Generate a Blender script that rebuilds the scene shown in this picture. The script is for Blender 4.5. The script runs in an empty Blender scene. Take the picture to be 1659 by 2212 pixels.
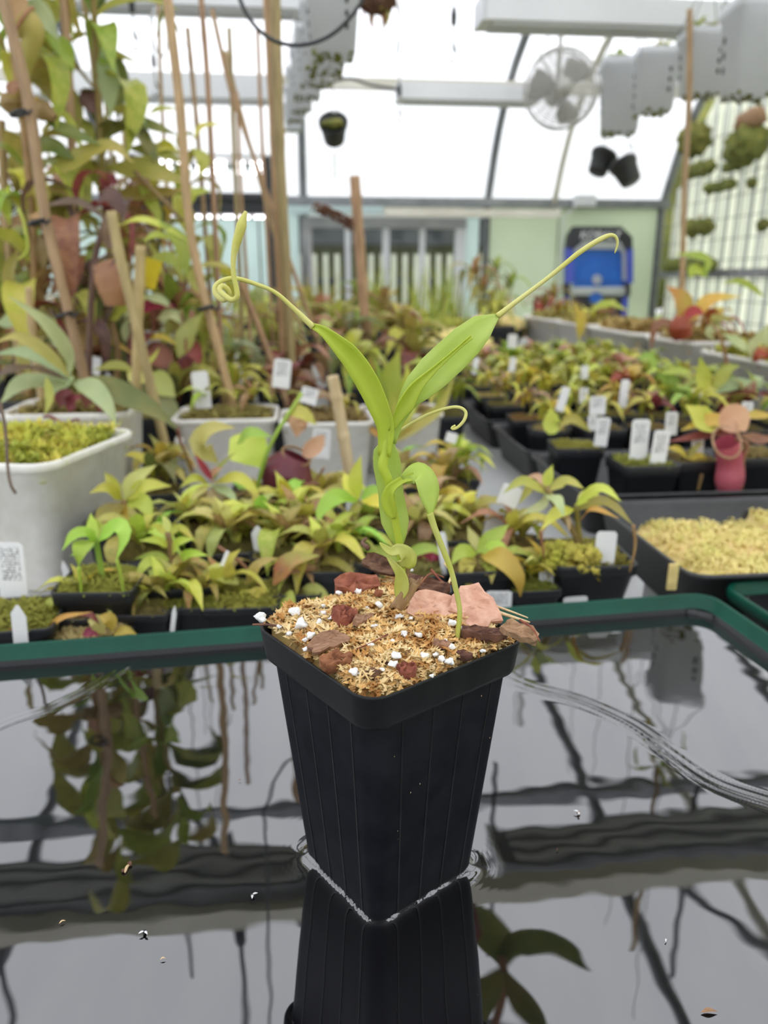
import bpy, bmesh, math, random
from mathutils import Vector, Matrix, noise
from math import radians, sin, cos, pi, sqrt, atan2, exp

sc = bpy.context.scene
col = sc.collection

# ------------------------------------------------------------------ camera
F = 1650.0; CX, CY = 829.5, 1106.0
HC = 0.325                      # camera height above the bench top (z = 0)
TH = radians(17.0)              # looking down
cam_d = bpy.data.cameras.new('camera'); cam = bpy.data.objects.new('camera', cam_d); col.objects.link(cam)
cam.location = (0, 0, HC); cam.rotation_euler = (pi/2 - TH, 0, 0)
cam_d.sensor_fit = 'AUTO'; cam_d.sensor_width = 36.0; cam_d.lens = F/2212*36.0
cam_d.clip_start = 0.01; cam_d.clip_end = 200
cam_d.dof.use_dof = True; cam_d.dof.focus_distance = 0.335; cam_d.dof.aperture_fstop = 8.6
sc.camera = cam

# ------------------------------------------------------------------ sky and exposure
world = bpy.data.worlds.new('overcast_sky'); sc.world = world; world.use_nodes = True
bg = world.node_tree.nodes['Background']; bg.inputs[0].default_value = (0.95, 0.965, 1.0, 1)
# standard overcast sky: luminance rises smoothly from the horizon to three times that at the zenith
wn = world.node_tree.nodes; wl = world.node_tree.links.new
w_tc = wn.new('ShaderNodeTexCoord'); w_xyz = wn.new('ShaderNodeSeparateXYZ'); w_mr = wn.new('ShaderNodeMapRange')
w_mr.inputs['From Min'].default_value = 0.0; w_mr.inputs['From Max'].default_value = 1.0; w_mr.inputs['To Min'].default_value = 0.95; w_mr.inputs['To Max'].default_value = 2.85
wl(w_tc.outputs['Generated'], w_xyz.inputs[0]); wl(w_xyz.outputs['Z'], w_mr.inputs['Value']); wl(w_mr.outputs[0], bg.inputs[1])
sc.cycles.max_bounces = 7; sc.cycles.diffuse_bounces = 4; sc.cycles.glossy_bounces = 3; sc.cycles.transmission_bounces = 4
sc.view_settings.view_transform = 'Standard'; sc.view_settings.look = 'None'
sc.view_settings.gamma = 1.0; sc.view_settings.use_curve_mapping = False
sc.view_settings.exposure = 0.38

# ------------------------------------------------------------------ pixel helpers
FWD = Vector((0, cos(TH), -sin(TH))); UP = Vector((0, sin(TH), cos(TH))); CAM = Vector((0, 0, HC))
def ray(px, py): return Vector(((px-CX)/F, 0, 0)) + UP*(-(py-CY)/F) + FWD
def at(px, py, Y=None, z=None):
    d = ray(px, py)
    return CAM + d*((Y/d.y) if Y is not None else ((z-HC)/d.z))
def m_per_px(p): return (p-CAM).dot(FWD)/F
YAW = radians(6.0)
def hs(u, v, z=0.0):            # house frame: u along the far wall, v away from the camera
    return Vector((u*cos(YAW)-v*sin(YAW), u*sin(YAW)+v*cos(YAW), z))

# ------------------------------------------------------------------ materials
MATS = {}
def node(nt, t, **kw):
    n = nt.nodes.new(t)
    for k, v in kw.items(): setattr(n, k, v)
    return n
def base_mat(name):
    m = bpy.data.materials.new(name); m.use_nodes = True
    nt = m.node_tree; nt.nodes.clear()
    out = node(nt, 'ShaderNodeOutputMaterial'); MATS[name] = m
    return m, nt, out
def pmat(name, c1, c2=None, rough=0.5, scale=20.0, detail=4.0, bump=0.0, bscale=None, spec=0.5, metal=0.0, rnd=0.0, stretch=None, trans=0.0, ior=None, coat=0.0, lo=0.35, hi=0.65):
    m, nt, out = base_mat(name); L = nt.links.new
    p = node(nt, 'ShaderNodeBsdfPrincipled'); p.inputs['Roughness'].default_value = rough
    p.inputs['Specular IOR Level'].default_value = spec; p.inputs['Metallic'].default_value = metal
    if ior: p.inputs['IOR'].default_value = ior
    if coat: p.inputs['Coat Weight'].default_value = coat; p.inputs['Coat Roughness'].default_value = 0.1
    tc = node(nt, 'ShaderNodeTexCoord'); src = tc.outputs['Object']
    if stretch:
        mp = node(nt, 'ShaderNodeMapping'); mp.inputs['Scale'].default_value = stretch; L(src, mp.inputs['Vector']); src = mp.outputs['Vector']
    colsock = None
    if c2 is not None:
        n = node(nt, 'ShaderNodeTexNoise'); n.inputs['Scale'].default_value = scale; n.inputs['Detail'].default_value = detail
        L(src, n.inputs['Vector'])
        r = node(nt, 'ShaderNodeValToRGB'); r.color_ramp.elements[0].position = lo; r.color_ramp.elements[1].position = hi
        r.color_ramp.elements[0].color = (*c1, 1); r.color_ramp.elements[1].color = (*c2, 1)
        L(n.outputs['Fac'], r.inputs['Fac']); colsock = r.outputs['Color']
    if rnd > 0:
        oi = node(nt, 'ShaderNodeObjectInfo'); h = node(nt, 'ShaderNodeHueSaturation')
        mr = node(nt, 'ShaderNodeMapRange'); mr.inputs['To Min'].default_value = 0.5-0.06*rnd; mr.inputs['To Max'].default_value = 0.5+0.06*rnd
        mv = node(nt, 'ShaderNodeMapRange'); mv.inputs['To Min'].default_value = 1-0.4*rnd; mv.inputs['To Max'].default_value = 1+0.4*rnd
        mm = node(nt, 'ShaderNodeMath', operation='FRACT'); mx = node(nt, 'ShaderNodeMath', operation='MULTIPLY'); mx.inputs[1].default_value = 7.31
        L(oi.outputs['Random'], mr.inputs['Value']); L(oi.outputs['Random'], mx.inputs[0]); L(mx.outputs[0], mm.inputs[0]); L(mm.outputs[0], mv.inputs['Value'])
        L(mr.outputs[0], h.inputs['Hue']); L(mv.outputs[0], h.inputs['Value'])
        if colsock: L(colsock, h.inputs['Color'])
        else: h.inputs['Color'].default_value = (*c1, 1)
        colsock = h.outputs['Color']
    if colsock: L(colsock, p.inputs['Base Color'])
    else: p.inputs['Base Color'].default_value = (*c1, 1)
    if bump > 0:
        b = node(nt, 'ShaderNodeBump'); b.inputs['Strength'].default_value = 1.0; b.inputs['Distance'].default_value = bump
        n2 = node(nt, 'ShaderNodeTexNoise'); n2.inputs['Scale'].default_value = bscale or scale*2; n2.inputs['Detail'].default_value = 5
        L(src, n2.inputs['Vector']); L(n2.outputs['Fac'], b.inputs['Height']); L(b.outputs['Normal'], p.inputs['Normal'])
    sh = p.outputs['BSDF']
    if trans > 0:
        t = node(nt, 'ShaderNodeBsdfTranslucent')
        if colsock: L(colsock, t.inputs['Color'])
        else: t.inputs['Color'].default_value = (*c1, 1)
        mixn = node(nt, 'ShaderNodeMixShader'); mixn.inputs['Fac'].default_value = trans
        L(sh, mixn.inputs[1]); L(t.outputs[0], mixn.inputs[2]); sh = mixn.outputs[0]
    L(sh, out.inputs['Surface'])
    return m
def emit_mat(name, c, s):
    m, nt, out = base_mat(name); e = node(nt, 'ShaderNodeEmission'); e.inputs[0].default_value = (*c, 1); e.inputs[1].default_value = s
    nt.links.new(e.outputs[0], out.inputs['Surface']); return m

def leafmat(name, a, b, rnd=0.5, trans=0.3, scale=14, rough=0.42): return pmat('leaf_'+name, a, b, rough=rough, scale=scale, rnd=rnd, trans=trans, bump=0.0004, bscale=60)
leafmat('lime', (0.5, 0.54, 0.06), (0.64, 0.6, 0.12))
leafmat('green', (0.27, 0.38, 0.045), (0.42, 0.48, 0.085))
leafmat('yellow', (0.66, 0.58, 0.08), (0.6, 0.46, 0.06))
leafmat('olive', (0.33, 0.32, 0.06), (0.46, 0.39, 0.1))
leafmat('dark', (0.12, 0.16, 0.04), (0.24, 0.23, 0.06))
leafmat('silver', (0.36, 0.43, 0.2), (0.5, 0.54, 0.27))
leafmat('pale', (0.62, 0.62, 0.2), (0.54, 0.52, 0.13))
leafmat('orange', (0.62, 0.32, 0.07), (0.52, 0.42, 0.07))
leafmat('red', (0.28, 0.025, 0.025), (0.40, 0.06, 0.04))
leafmat('maroon', (0.17, 0.04, 0.035), (0.3, 0.1, 0.06))
leafmat('brown', (0.3, 0.16, 0.075), (0.46, 0.28, 0.12))
leafmat('purple', (0.11, 0.06, 0.05), (0.2, 0.12, 0.08))
leafmat('dry', (0.48, 0.33, 0.18), (0.36, 0.22, 0.11))
leafmat('blush', (0.42, 0.46, 0.08), (0.55, 0.22, 0.10), scale=20)
leafmat('rose', (0.34, 0.06, 0.06), (0.50, 0.14, 0.12), trans=0.25)
leafmat('pink', (0.55, 0.26, 0.18), (0.66, 0.36, 0.25))
leafmat('grass', (0.3, 0.38, 0.05), (0.44, 0.48, 0.09))
leafmat('fresh', (0.32, 0.52, 0.055), (0.46, 0.6, 0.1))
leafmat('main', (0.48, 0.60, 0.045), (0.56, 0.66, 0.075), rnd=0.0, trans=0.35, scale=40)
leafmat('main_pale', (0.50, 0.64, 0.11), (0.56, 0.68, 0.17), rnd=0.0, trans=0.35, scale=60)
leafmat('main_yellow', (0.50, 0.53, 0.09), (0.56, 0.57, 0.16), rnd=0.0, trans=0.25, scale=60)
leafmat('tendril', (0.58, 0.56, 0.12), (0.66, 0.63, 0.22), rnd=0.0, trans=0.15, scale=80)

pmat('black_plastic', (0.012, 0.013, 0.016), (0.020, 0.021, 0.025), rough=0.42, scale=60, rnd=0.3)
pmat('main_pot_plastic', (0.0045, 0.005, 0.008), (0.008, 0.009, 0.013), rough=0.5, scale=90, bump=0.00003, bscale=400, spec=0.10)
pmat('main_rim_plastic', (0.007, 0.008, 0.009), (0.012, 0.013, 0.014), rough=0.38, scale=90, bump=0.00003, bscale=300, spec=0.18)
pmat('tray_plastic', (0.016, 0.016, 0.018), (0.026, 0.026, 0.028), rough=0.35, scale=40, rnd=0.3)
pmat('green_plastic', (0.002, 0.050, 0.030), (0.003, 0.066, 0.041), rough=0.35, scale=18, spec=0.22)
pmat('liner_black', (0.004, 0.004, 0.005), (0.008, 0.008, 0.010), rough=0.3, scale=20)
pmat('white_plastic', (0.90, 0.88, 0.84), (0.82, 0.79, 0.74), rough=0.4, scale=7, rnd=0.15, trans=0.12)
pmat('basket_plastic', (0.80, 0.81, 0.83), (0.74, 0.75, 0.77), rough=0.45, scale=7, rnd=0.1, trans=0.6)
pmat('dark_hole', (0.02, 0.025, 0.02), rough=0.9)
pmat('bamboo', (0.44, 0.29, 0.15), (0.31, 0.20, 0.10), rough=0.55, scale=25, rnd=0.45, stretch=(4, 4, 0.7))
pmat('bamboo_pale', (0.58, 0.46, 0.28), (0.46, 0.34, 0.19), rough=0.55, scale=25, rnd=0.3, stretch=(4, 4, 0.7))
pmat('bark_red', (0.16, 0.045, 0.022), (0.30, 0.11, 0.055), rough=0.9, scale=160, detail=8, bump=0.0012, bscale=260, rnd=0.2)
pmat('bark_dark', (0.07, 0.028, 0.018), (0.17, 0.08, 0.045), rough=0.85, scale=150, detail=8, bump=0.0010, bscale=220, rnd=0.2, stretch=(1, 3, 1))
pmat('bark_pink', (0.52, 0.27, 0.18), (0.66, 0.40, 0.29), rough=0.9, scale=180, detail=8, bump=0.0006, bscale=320, rnd=0.1)
pmat('bark_brown', (0.22, 0.12, 0.065), (0.36, 0.21, 0.12), rough=0.85, scale=140, detail=8, bump=0.0009, bscale=260, rnd=0.2, stretch=(1, 4, 1))
pmat('wood_splint', (0.55, 0.38, 0.20), (0.68, 0.50, 0.28), rough=0.7, scale=120, stretch=(1, 6, 1))
pmat('stem_dry', (0.24, 0.14, 0.06), (0.38, 0.25, 0.12), rough=0.8, scale=300, detail=8, bump=0.0008, bscale=500, stretch=(1, 1, 0.15))
pmat('perlite', (0.86, 0.86, 0.85), (0.74, 0.73, 0.71), rough=0.8, scale=300, bump=0.0004, bscale=500)
pmat('sphagnum_tan', (0.48, 0.22, 0.055), (0.82, 0.54, 0.21), rough=0.8, scale=90, trans=0.2, lo=.4, hi=.6)
pmat('sphagnum_cream', (0.66, 0.44, 0.17), (0.90, 0.74, 0.42), rough=0.8, scale=90, trans=0.2)
pmat('moss_gold', (0.88, 0.68, 0.30), (0.78, 0.68, 0.24), rough=0.9, scale=30, trans=0.2, rnd=0.2, bump=0.003, bscale=150)
pmat('moss_green', (0.38, 0.42, 0.05), (0.58, 0.52, 0.09), rough=0.9, scale=30, trans=0.2, rnd=0.4, bump=0.003, bscale=150)
pmat('moss_dark', (0.10, 0.12, 0.025), (0.23, 0.22, 0.05), rough=0.9, scale=30, trans=0.1, rnd=0.4, bump=0.003, bscale=150)
pmat('moss_brown', (0.38, 0.27, 0.09), (0.52, 0.43, 0.12), rough=0.9, scale=30, trans=0.15, rnd=0.4, bump=0.003, bscale=150)
pmat('moss_orange', (0.46, 0.25, 0.07), (0.52, 0.38, 0.10), rough=0.9, scale=30, trans=0.2, rnd=0.3, bump=0.003, bscale=150)
pmat('soil', (0.05, 0.035, 0.02), (0.12, 0.09, 0.05), rough=0.95, scale=60, bump=0.004, bscale=90)
pmat('bench_top', (0.36, 0.36, 0.35), (0.27, 0.28, 0.27), rough=0.6, scale=6, bump=0.001, bscale=30)
pmat('galvanised', (0.17, 0.18, 0.19), (0.24, 0.25, 0.26), rough=0.4, scale=8, metal=0.4)
pmat('cream_paint', (0.66, 0.63, 0.55), (0.58, 0.55, 0.47), rough=0.5, scale=5)
pmat('grey_wood', (0.34, 0.34, 0.34), (0.27, 0.27, 0.27), rough=0.7, scale=10)
pmat('white_metal', (0.60, 0.61, 0.63), (0.54, 0.55, 0.57), rough=0.35, scale=4)
pmat('fixture_grey', (0.74, 0.75, 0.77), (0.68, 0.69, 0.71), rough=0.35, scale=4)
pmat('fan_grey', (0.46, 0.45, 0.42), (0.40, 0.39, 0.36), rough=0.4, scale=9)
pmat('blade_grey', (0.26, 0.25, 0.23), (0.22, 0.21, 0.19), rough=0.4, scale=9)
pmat('cable_black', (0.012, 0.014, 0.018), rough=0.4)
pmat('rope_white', (0.7, 0.7, 0.7), (0.55, 0.55, 0.56), rough=0.6, scale=60)
pmat('wire_grey', (0.20, 0.21, 0.20), rough=0.4, metal=0.3)
pmat('royal_blue', (0.012, 0.13, 0.55), (0.012, 0.11, 0.46), rough=0.4, scale=8)
pmat('violet_blue', (0.06, 0.09, 0.48), rough=0.4)
pmat('charcoal', (0.022, 0.024, 0.03), (0.03, 0.032, 0.038), rough=0.55, scale=12)
pmat('print_white', (0.75, 0.75, 0.76), rough=0.5)
pmat('yellow_card', (0.72, 0.58, 0.02), (0.66, 0.50, 0.02), rough=0.35, scale=20, trans=0.15)
pmat('gravel', (0.20, 0.19, 0.18), (0.32, 0.31, 0.29), rough=0.9, scale=50, bump=0.01, bscale=60)
pmat('lawn', (0.16, 0.22, 0.06), (0.26, 0.31, 0.10), rough=0.95, scale=3, bump=0.02, bscale=20)
pmat('tag_white', (0.80, 0.80, 0.80), (0.73, 0.73, 0.72), rough=0.4, scale=40, rnd=0.1)
pmat('led_case', (0.5, 0.5, 0.52), rough=0.4)
emit_mat('led_white', (1.0, 0.96, 0.98), 5.0)

def film_mat():                 # milky poly film that lets the overcast daylight through
    m, nt, out = base_mat('poly_film'); L = nt.links.new
    t = node(nt, 'ShaderNodeBsdfTranslucent'); d = node(nt, 'ShaderNodeBsdfDiffuse')
    tc = node(nt, 'ShaderNodeTexCoord'); mp = node(nt, 'ShaderNodeMapping'); mp.inputs['Scale'].default_value = (1.2, 0.35, 0.5)
    n = node(nt, 'ShaderNodeTexNoise'); n.inputs['Scale'].default_value = 4.0; n.inputs['Detail'].default_value = 5
    r = node(nt, 'ShaderNodeValToRGB'); r.color_ramp.elements[0].position = 0.3; r.color_ramp.elements[1].position = 0.7
    r.color_ramp.elements[0].color = (0.80, 0.81, 0.84, 1); r.color_ramp.elements[1].color = (0.88, 0.88, 0.90, 1)
    L(tc.outputs['Object'], mp.inputs[0]); L(mp.outputs[0], n.inputs[0]); L(n.outputs['Fac'], r.inputs[0]); L(r.outputs[0], t.inputs[0]); L(r.outputs[0], d.inputs[0])
    b = node(nt, 'ShaderNodeBump'); b.inputs['Distance'].default_value = 0.01; L(n.outputs['Fac'], b.inputs['Height']); L(b.outputs[0], t.inputs['Normal'])
    mx = node(nt, 'ShaderNodeMixShader'); mx.inputs[0].default_value = 0.18; L(t.outputs[0], mx.inputs[1]); L(d.outputs[0], mx.inputs[2]); L(mx.outputs[0], out.inputs[0])
film_mat()
def panel_mat(name, c, tr=0.7):
    m, nt, out = base_mat(name); L = nt.links.new
    t = node(nt, 'ShaderNodeBsdfTranslucent'); p = node(nt, 'ShaderNodeBsdfPrincipled'); p.inputs['Roughness'].default_value = 0.35
    tc = node(nt, 'ShaderNodeTexCoord'); n = node(nt, 'ShaderNodeTexNoise'); n.inputs['Scale'].default_value = 1.6; n.inputs['Detail'].default_value = 3
    r = node(nt, 'ShaderNodeValToRGB'); r.color_ramp.elements[0].position = 0.35; r.color_ramp.elements[1].position = 0.65
    r.color_ramp.elements[0].color = (*[x*0.9 for x in c], 1); r.color_ramp.elements[1].color = (*c, 1)
    L(tc.outputs['Object'], n.inputs[0]); L(n.outputs['Fac'], r.inputs[0]); L(r.outputs[0], t.inputs[0]); L(r.outputs[0], p.inputs['Base Color'])
    mx = node(nt, 'ShaderNodeMixShader'); mx.inputs[0].default_value = tr; L(p.outputs[0], mx.inputs[1]); L(t.outputs[0], mx.inputs[2]); L(mx.outputs[0], out.inputs[0])
panel_mat('panel_green', (0.74, 0.80, 0.68)); panel_mat('panel_blue', (0.80, 0.90, 0.90)); panel_mat('panel_cream', (0.92, 0.92, 0.80)); panel_mat('panel_white', (0.90, 0.91, 0.90))
def glass_mat():
    m, nt, out = base_mat('window_glass'); L = nt.links.new
    t = node(nt, 'ShaderNodeBsdfTransparent'); t.inputs[0].default_value = (0.88, 0.92, 0.9, 1); g = node(nt, 'ShaderNodeBsdfGlossy'); g.inputs['Roughness'].default_value = 0.05
    mx = node(nt, 'ShaderNodeMixShader'); mx.inputs[0].default_value = 0.025; L(t.outputs[0], mx.inputs[1]); L(g.outputs[0], mx.inputs[2]); L(mx.outputs[0], out.inputs[0])
glass_mat()
def water_mat():
    m, nt, out = base_mat('dark_water'); p = node(nt, 'ShaderNodeBsdfPrincipled')
    p.inputs['Base Color'].default_value = (0.004, 0.004, 0.005, 1); p.inputs['Roughness'].default_value = 0.015; p.inputs['IOR'].default_value = 2.25
    nt.links.new(p.outputs[0], out.inputs[0])
water_mat()
def tag_print_mat():            # thermal print: rows of small dark marks too fine to read
    m, nt, out = base_mat('tag_print'); L = nt.links.new
    p = node(nt, 'ShaderNodeBsdfPrincipled'); p.inputs['Roughness'].default_value = 0.4
    tc = node(nt, 'ShaderNodeTexCoord'); sx = node(nt, 'ShaderNodeSeparateXYZ'); L(tc.outputs['Generated'], sx.inputs[0])
    mp = node(nt, 'ShaderNodeMapping'); mp.inputs['Scale'].default_value = (22, 1, 24); L(tc.outputs['Generated'], mp.inputs[0])
    n = node(nt, 'ShaderNodeTexVoronoi', feature='F1', distance='CHEBYCHEV'); n.inputs['Scale'].default_value = 1.0; L(mp.outputs[0], n.inputs['Vector'])
    w = node(nt, 'ShaderNodeMath', operation='GREATER_THAN'); L(n.outputs['Color'], w.inputs[0]); w.inputs[1].default_value = 0.40
    def rng(sock, a, b):
        g = node(nt, 'ShaderNodeMath', operation='GREATER_THAN'); L(sock, g.inputs[0]); g.inputs[1].default_value = a
        l = node(nt, 'ShaderNodeMath', operation='LESS_THAN'); L(sock, l.inputs[0]); l.inputs[1].default_value = b
        mu = node(nt, 'ShaderNodeMath', operation='MULTIPLY'); L(g.outputs[0], mu.inputs[0]); L(l.outputs[0], mu.inputs[1]); return mu.outputs[0]
    fz = node(nt, 'ShaderNodeMath', operation='MULTIPLY'); L(sx.outputs['Z'], fz.inputs[0]); fz.inputs[1].default_value = 24.0
    fr = node(nt, 'ShaderNodeMath', operation='FRACT'); L(fz.outputs[0], fr.inputs[0]); rowm = rng(fr.outputs[0], 0.1, 0.62)
    a = rng(sx.outputs['Z'], 0.42, 0.93); b = rng(sx.outputs['X'], 0.16, 0.84)
    m1 = node(nt, 'ShaderNodeMath', operation='MULTIPLY'); L(a, m1.inputs[0]); L(b, m1.inputs[1])
    m2 = node(nt, 'ShaderNodeMath', operation='MULTIPLY'); L(m1.outputs[0], m2.inputs[0]); m3 = node(nt, 'ShaderNodeMath', operation='MULTIPLY'); L(w.outputs[0], m3.inputs[0]); L(rowm, m3.inputs[1]); L(m3.outputs[0], m2.inputs[1])
    mc = node(nt, 'ShaderNodeMix', data_type='RGBA'); L(m2.outputs[0], mc.inputs[0]); mc.inputs[6].default_value = (0.78, 0.78, 0.78, 1); mc.inputs[7].default_value = (0.10, 0.10, 0.11, 1)
    L(mc.outputs[2], p.inputs['Base Color']); L(p.outputs[0], out.inputs[0])
tag_print_mat()

# ------------------------------------------------------------------ mesh helpers
def frame_from(t):
    t = t.normalized(); h = Vector((0, 0, 1)) if abs(t.z) < 0.9 else Vector((1, 0, 0))
    a = t.cross(h).normalized(); return a, t.cross(a).normalized()
class MB:
    def __init__(s): s.v = []; s.f = []
    def add(s, vs, fs):
        o = len(s.v); s.v += [Vector(x) for x in vs]; s.f += [tuple(i+o for i in f) for f in fs]; return s
    def box(s, c, size, rot=None):
        hx, hy, hz = [x/2 for x in size]; M = rot or Matrix.Identity(3)
        vs = [Vector(c)+M@Vector((sx*hx, sy*hy, sz*hz)) for sx in (-1, 1) for sy in (-1, 1) for sz in (-1, 1)]
        return s.add(vs, [(0,1,3,2), (4,6,7,5), (0,4,5,1), (2,3,7,6), (0,2,6,4), (1,5,7,3)])
    def bar(s, a, b, w, h=None, up=Vector((0, 0, 1))):
        a, b = Vector(a), Vector(b); t = (b-a); L = t.length; t.normalize(); h = h or w
        sd = t.cross(up); sd = sd.normalized() if sd.length > 1e-4 else Vector((1, 0, 0)); u = sd.cross(t)
        M = Matrix((sd, t, u)).transposed(); return s.box((a+b)/2, (w, L, h), M)
    def tube(s, pts, rad, n=8, cap=True, closed=False):
        pts = [Vector(p) for p in pts]; m = len(pts)
        R = rad if isinstance(rad, (list, tuple)) else [rad]*m
        o = len(s.v); prev = None
        for i, p in enumerate(pts):
            if closed: t = pts[(i+1) % m]-pts[i-1]
            else: t = pts[min(i+1, m-1)]-pts[max(i-1, 0)]
            if t.length < 1e-9: t = Vector((0, 0, 1))
            t.normalize()
            if prev is None: a, b = frame_from(t)
            else:
                a = prev-t*prev.dot(t)
                a = a.normalized() if a.length > 1e-6 else frame_from(t)[0]
                b = t.cross(a)
            prev = a
            for k in range(n):
                th = 2*pi*k/n; s.v.append(p+(a*cos(th)+b*sin(th))*R[i])
        for i in range(m if closed else m-1):
            j = (i+1) % m
            for k in range(n):
                k2 = (k+1) % n; s.f.append((o+i*n+k, o+i*n+k2, o+j*n+k2, o+j*n+k))
        if cap and not closed:
            s.f.append(tuple(o+k for k in range(n))[::-1]); s.f.append(tuple(o+(m-1)*n+k for k in range(n)))
        return s
    def lathe(s, prof, n=20, c=(0, 0, 0), M=None):
        c = Vector(c); o = len(s.v); M = M or Matrix.Identity(3)
        for r, z in prof:
            for k in range(n):
                th = 2*pi*k/n; s.v.append(c+M@Vector((r*cos(th), r*sin(th), z)))
        for i in range(len(prof)-1):
            for k in range(n):
                k2 = (k+1) % n; s.f.append((o+i*n+k, o+i*n+k2, o+(i+1)*n+k2, o+(i+1)*n+k))
        return s
    def loft_sq(s, levels, cs=5, cap_bottom=True, cap_top=False):   # levels: (z, half_x, half_y, corner radius)
        o = len(s.v); n = 4*(cs+1)
        for z, hx, hy, r in levels:
            for q in range(4):
                sx, sy = ((1, 1), (-1, 1), (-1, -1), (1, -1))[q]
                for k in range(cs+1):
                    th = pi/2*q+pi/2*k/cs
                    s.v.append(Vector((sx*(hx-r)+r*cos(th), sy*(hy-r)+r*sin(th), z)))
        for i in range(len(levels)-1):
            for k in range(n):
                k2 = (k+1) % n; s.f.append((o+i*n+k, o+i*n+k2, o+(i+1)*n+k2, o+(i+1)*n+k))
        if cap_bottom: s.f.append(tuple(o+k for k in range(n))[::-1])
        if cap_top: s.f.append(tuple(o+(len(levels)-1)*n+k for k in range(n)))
        return s
    def blob(s, c, r, seed=0, sub=1, amp=0.25, sq=(1, 1, 1), fr=1.7):
        bm = bmesh.new(); bmesh.ops.create_icosphere(bm, subdivisions=sub, radius=1.0)
        off = Vector((seed*3.7, seed*1.3, seed*2.1)); vs = []
        for v in bm.verts:
            k = 1+amp*noise.noise(v.co*fr+off); vs.append(Vector(c)+Vector((v.co.x*sq[0], v.co.y*sq[1], v.co.z*sq[2]))*r*k)
        fs = [tuple(v.index for v in f.verts) for f in bm.faces]; bm.free(); return s.add(vs, fs)
    def data(s, name, mat=None, smooth=True, off=None):
        me = bpy.data.meshes.new(name)
        vs = [v-off for v in s.v] if off is not None else s.v
        me.from_pydata([tuple(v) for v in vs], [], s.f)
        if smooth: me.polygons.foreach_set('use_smooth', [True]*len(me.polygons))
        if mat: me.materials.append(MATS[mat])
        me.update(); return me
    def build(s, name, mat, parent=None, smooth=True, world=False):
        """world=True: vertices are world coordinates, parent is an unrotated Empty or a child of one."""
        off = None
        if world and parent is not None: off = wloc(parent)
        return link(name, s.data(name, mat, smooth, off), parent)
def wloc(o):
    p = Vector((0, 0, 0))
    while o is not None: p = p+o.location; o = o.parent
    return p
def link(name, me, parent=None, loc=None, rot=None, scale=None):
    o = bpy.data.objects.new(name, me); col.objects.link(o)
    if parent is not None: o.parent = parent
    if loc is not None: o.location = loc
    if rot is not None: o.rotation_euler = rot
    if scale is not None: o.scale = (scale,)*3 if isinstance(scale, (int, float)) else scale
    return o
def tag(o, label, cat, group=None):
    o['label'] = label; o['category'] = cat
    if group: o['group'] = group
    return o
def thing(name, label, cat, loc=(0, 0, 0), rz=0.0, group=None):
    o = link(name, None, None, loc); o.rotation_euler = (0, 0, rz); o.empty_display_size = 0.02; return tag(o, label, cat, group)
def struct(o): o['kind'] = 'structure'; return o
def spline(pts, n):
    pts = [Vector(p) for p in pts]
    if len(pts) == 2: return [pts[0].lerp(pts[1], i/n) for i in range(n+1)]
    P = [pts[0]*2-pts[1]]+pts+[pts[-1]*2-pts[-2]]
    d = [0.0]
    for i in range(1, len(pts)): d.append(d[-1]+(pts[i]-pts[i-1]).length)
    out = []; seg = 0
    for i in range(n+1):
        s = d[-1]*i/n
        while seg < len(pts)-2 and s > d[seg+1]: seg += 1
        t = 0 if d[seg+1] == d[seg] else (s-d[seg])/(d[seg+1]-d[seg])
        a, b, c, e = P[seg], P[seg+1], P[seg+2], P[seg+3]
        out.append(0.5*((2*b)+(c-a)*t+(2*a-5*b+4*c-e)*t*t+(3*b-a-3*c+e)*t**3))
    return out
def interp(vals, t):
    x = t*(len(vals)-1); i = min(int(x), len(vals)-2); return vals[i]+(vals[i+1]-vals[i])*(x-i)
LEAFW = [0.12, 0.45, 0.85, 1.0, 0.98, 0.85, 0.6, 0.28, 0.03]
def leaf_mb(path, width, nh=Vector((0, -0.75, 0.65)), prof=LEAFW, fold=0.35, n=14, wave=0.0, twist=0.0):
    """a blade along path (world or local), half-width = width/2 * profile, V-folded on its midrib"""
    pts = spline(path, n); mb = MB(); rows = len(pts)
    for i, p in enumerate(pts):
        t = (pts[min(i+1, rows-1)]-pts[max(i-1, 0)]).normalized(); u = i/n
        sd = t.cross(nh); sd = sd.normalized() if sd.length > 1e-5 else Vector((1, 0, 0))
        if twist: sd = Matrix.Rotation(twist*u, 3, t) @ sd
        nr = sd.cross(t).normalized(); w = width/2*interp(prof, u)
        wv = wave*sin(u*13)*w
        for q in (-1, -0.55, 0, 0.55, 1):
            mb.v.append(p+sd*(q*w)+nr*(fold*w*(abs(q)**1.5)+wv*q))
    for i in range(rows-1):
        for k in range(4): mb.f.append((i*5+k, i*5+k+1, (i+1)*5+k+1, (i+1)*5+k))
    return mb
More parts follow.
